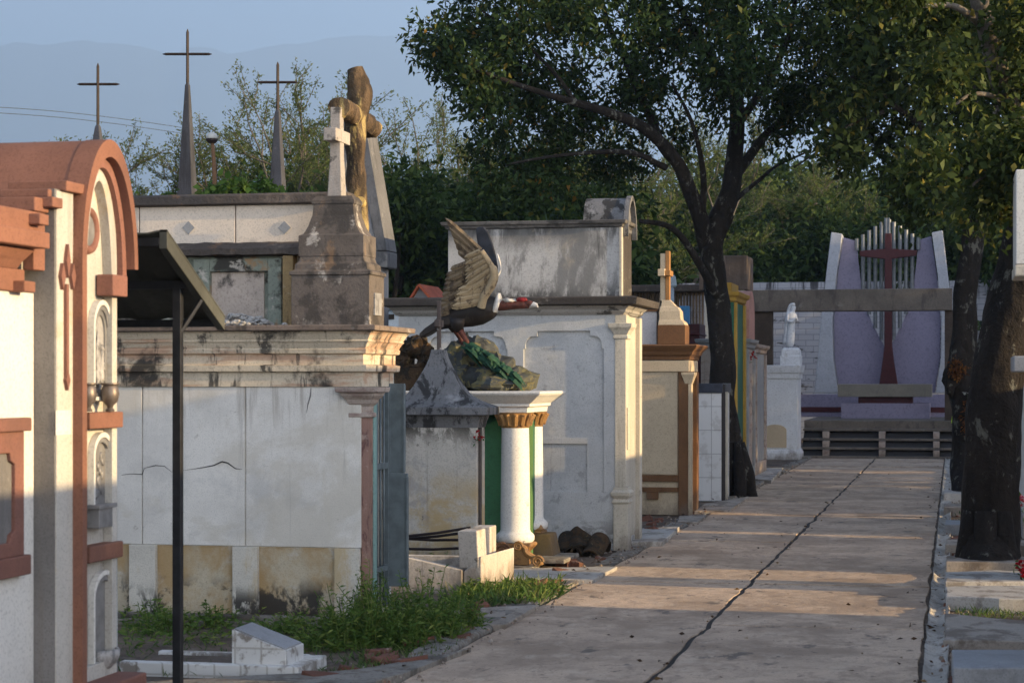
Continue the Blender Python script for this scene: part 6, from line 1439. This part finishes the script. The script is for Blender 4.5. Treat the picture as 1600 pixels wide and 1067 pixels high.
def dome(px, py, rx, ry, H):
    c = PG(px, py)
    return lambda x, y, r_: H*max(.15, 1-(((x-c.x)/rx)**2+((y-c.y)/ry)**2)*.75)*r_.uniform(.6,1.05)
for (px, py, rx, ry, H, n, lb) in ((585,1000,.27,.5,.54,140,'tall bushy weed clump at the gate corner of the cream mausoleum'),(650,1000,.27,.5,.48,115,'tall weed clump next to the path kerb before the broken grave'),(705,985,.22,.4,.30,80,'lower weed clump leaning over the bricks at the kerb'),
      (520,1005,.22,.4,.27,70,'medium weed clump just right of the tiled headstone'),(245,985,.2,.22,.27,34,'weed clump between the terracotta tomb and the shelter post'),(335,975,.18,.2,.20,26,'low weed clump just right of the shelter post'),(690,900,.22,.25,.26,40,'weed clump growing over the broken whitewashed kerb'),(700,868,.10,.12,.30,16,'sprig of weeds growing inside the broken grave'),(455,985,.16,.2,.20,24,'weed clump behind the tiled headstone'),(420,965,.03,.03,.22,4,'single young shoot against the black stained plinth'),(745,932,.2,.45,.17,60,'low leafy weed clump before the broken grave corner block'),(800,928,.2,.4,.15,60,'low leafy weed clump in front of the column monument slab'),(855,925,.14,.35,.11,40,'low leafy weed clump nearest the path kerb by the slab')):
    weed_obj('weed_clump', n, disc(px,py,rx,ry), dome(px,py,rx,ry,H), int(px), lb)
weed_obj('weeds', 240, quad_area([(185,1012),(735,1000),(640,962),(185,958)]), hb(.05,.15), 5, kind='stuff')
def grass(name, n, areas, lo, hi, seed):
    r_ = random.Random(seed); b = []; d = []; L = []
    for i in range(n):
        f = areas[i % len(areas)]; x, y = f(r_); 
        b.append((x, y, -.012)); d.append(tuple(Vector((r_.gauss(0,.8), r_.gauss(0,.8), .8)).normalized())); L.append(r_.uniform(lo, hi))
    me = leaves_mesh(name, np.array(b), np.array(d), np.array(L), np.array(L)*.05, rng, .05); me.materials.append(M['grass']); o = bpy.data.objects.new(name, me); COL.objects.link(o); return tag(o, kind='stuff')
grass('grass', 1300, [quad_area([(730,952),(880,935),(880,908),(720,912)]), quad_area([(740,948),(860,940),(840,915),(745,915)]), quad_area([(690,950),(850,945),(830,920),(700,925)])], .05, .17, 6)
grass('grass', 5200, [quad_area([(190,1055),(560,1060),(700,1000),(190,975)]), quad_area([(560,1052),(690,1030),(735,990),(560,1000)]), quad_area([(1500,965),(1700,968),(1700,945),(1485,943)]), quad_area([(1500,1010),(1700,1012),(1700,1000),(1485,1003)]), quad_area([(640,912),(760,915),(760,890),(640,885)])], .02, .085, 8)
# leaf litter on the path and verges
r_ = random.Random(31); b = []; d = []; L = []
for i in range(520):
    y = 9.5 + 33*r_.random()**1.5; x = r_.choice([r_.uniform(PL, PR), PL+abs(r_.gauss(0,.14))-.2, PC+r_.gauss(0,.05), PL+abs(r_.gauss(0,.2))-.25, PR-abs(r_.gauss(0,.15))+.1])
    b.append((x, y, .018 if x > PL else .03)); d.append(tuple(Vector((r_.gauss(0,1), r_.gauss(0,1), r_.uniform(-.05,.25))).normalized())); L.append(r_.uniform(.015,.05))
me = leaves_mesh('leaf_litter', np.array(b), np.array(d), np.array(L), np.array(L)*.24, rng, .12); me.materials.append(leafmat('dry_leaf', [(0,(.035,.022,.014)),(.7,(.085,.05,.028)),(1,(.26,.17,.07))], .1))
o = bpy.data.objects.new('leaf_litter', me); COL.objects.link(o); tag(o, kind='stuff')

# ------------------------------------------------------------------ unseen tombs added right of the path to cast shade (beyond the frame)
tomb('shade_tomb', 'unseen white tomb added right of the path to shade the terracotta tomb', 5.2, 4.2, 8.9, 2.6, 2.15, M['white'], M['slab_grey'])
tomb('shade_tomb', 'unseen grey tomb added right of the path to shade the cream mausoleum', 5.2, 9.6, 13.6, 2.6, 2.72, M['slab_grey'], M['facade'])
tomb('shade_tomb', 'unseen beige tomb added on the right to shade the path', 6.0, 16.9, 20.6, 2.6, 1.9, M['beige'], M['brown'])
build_haze(HAZE)
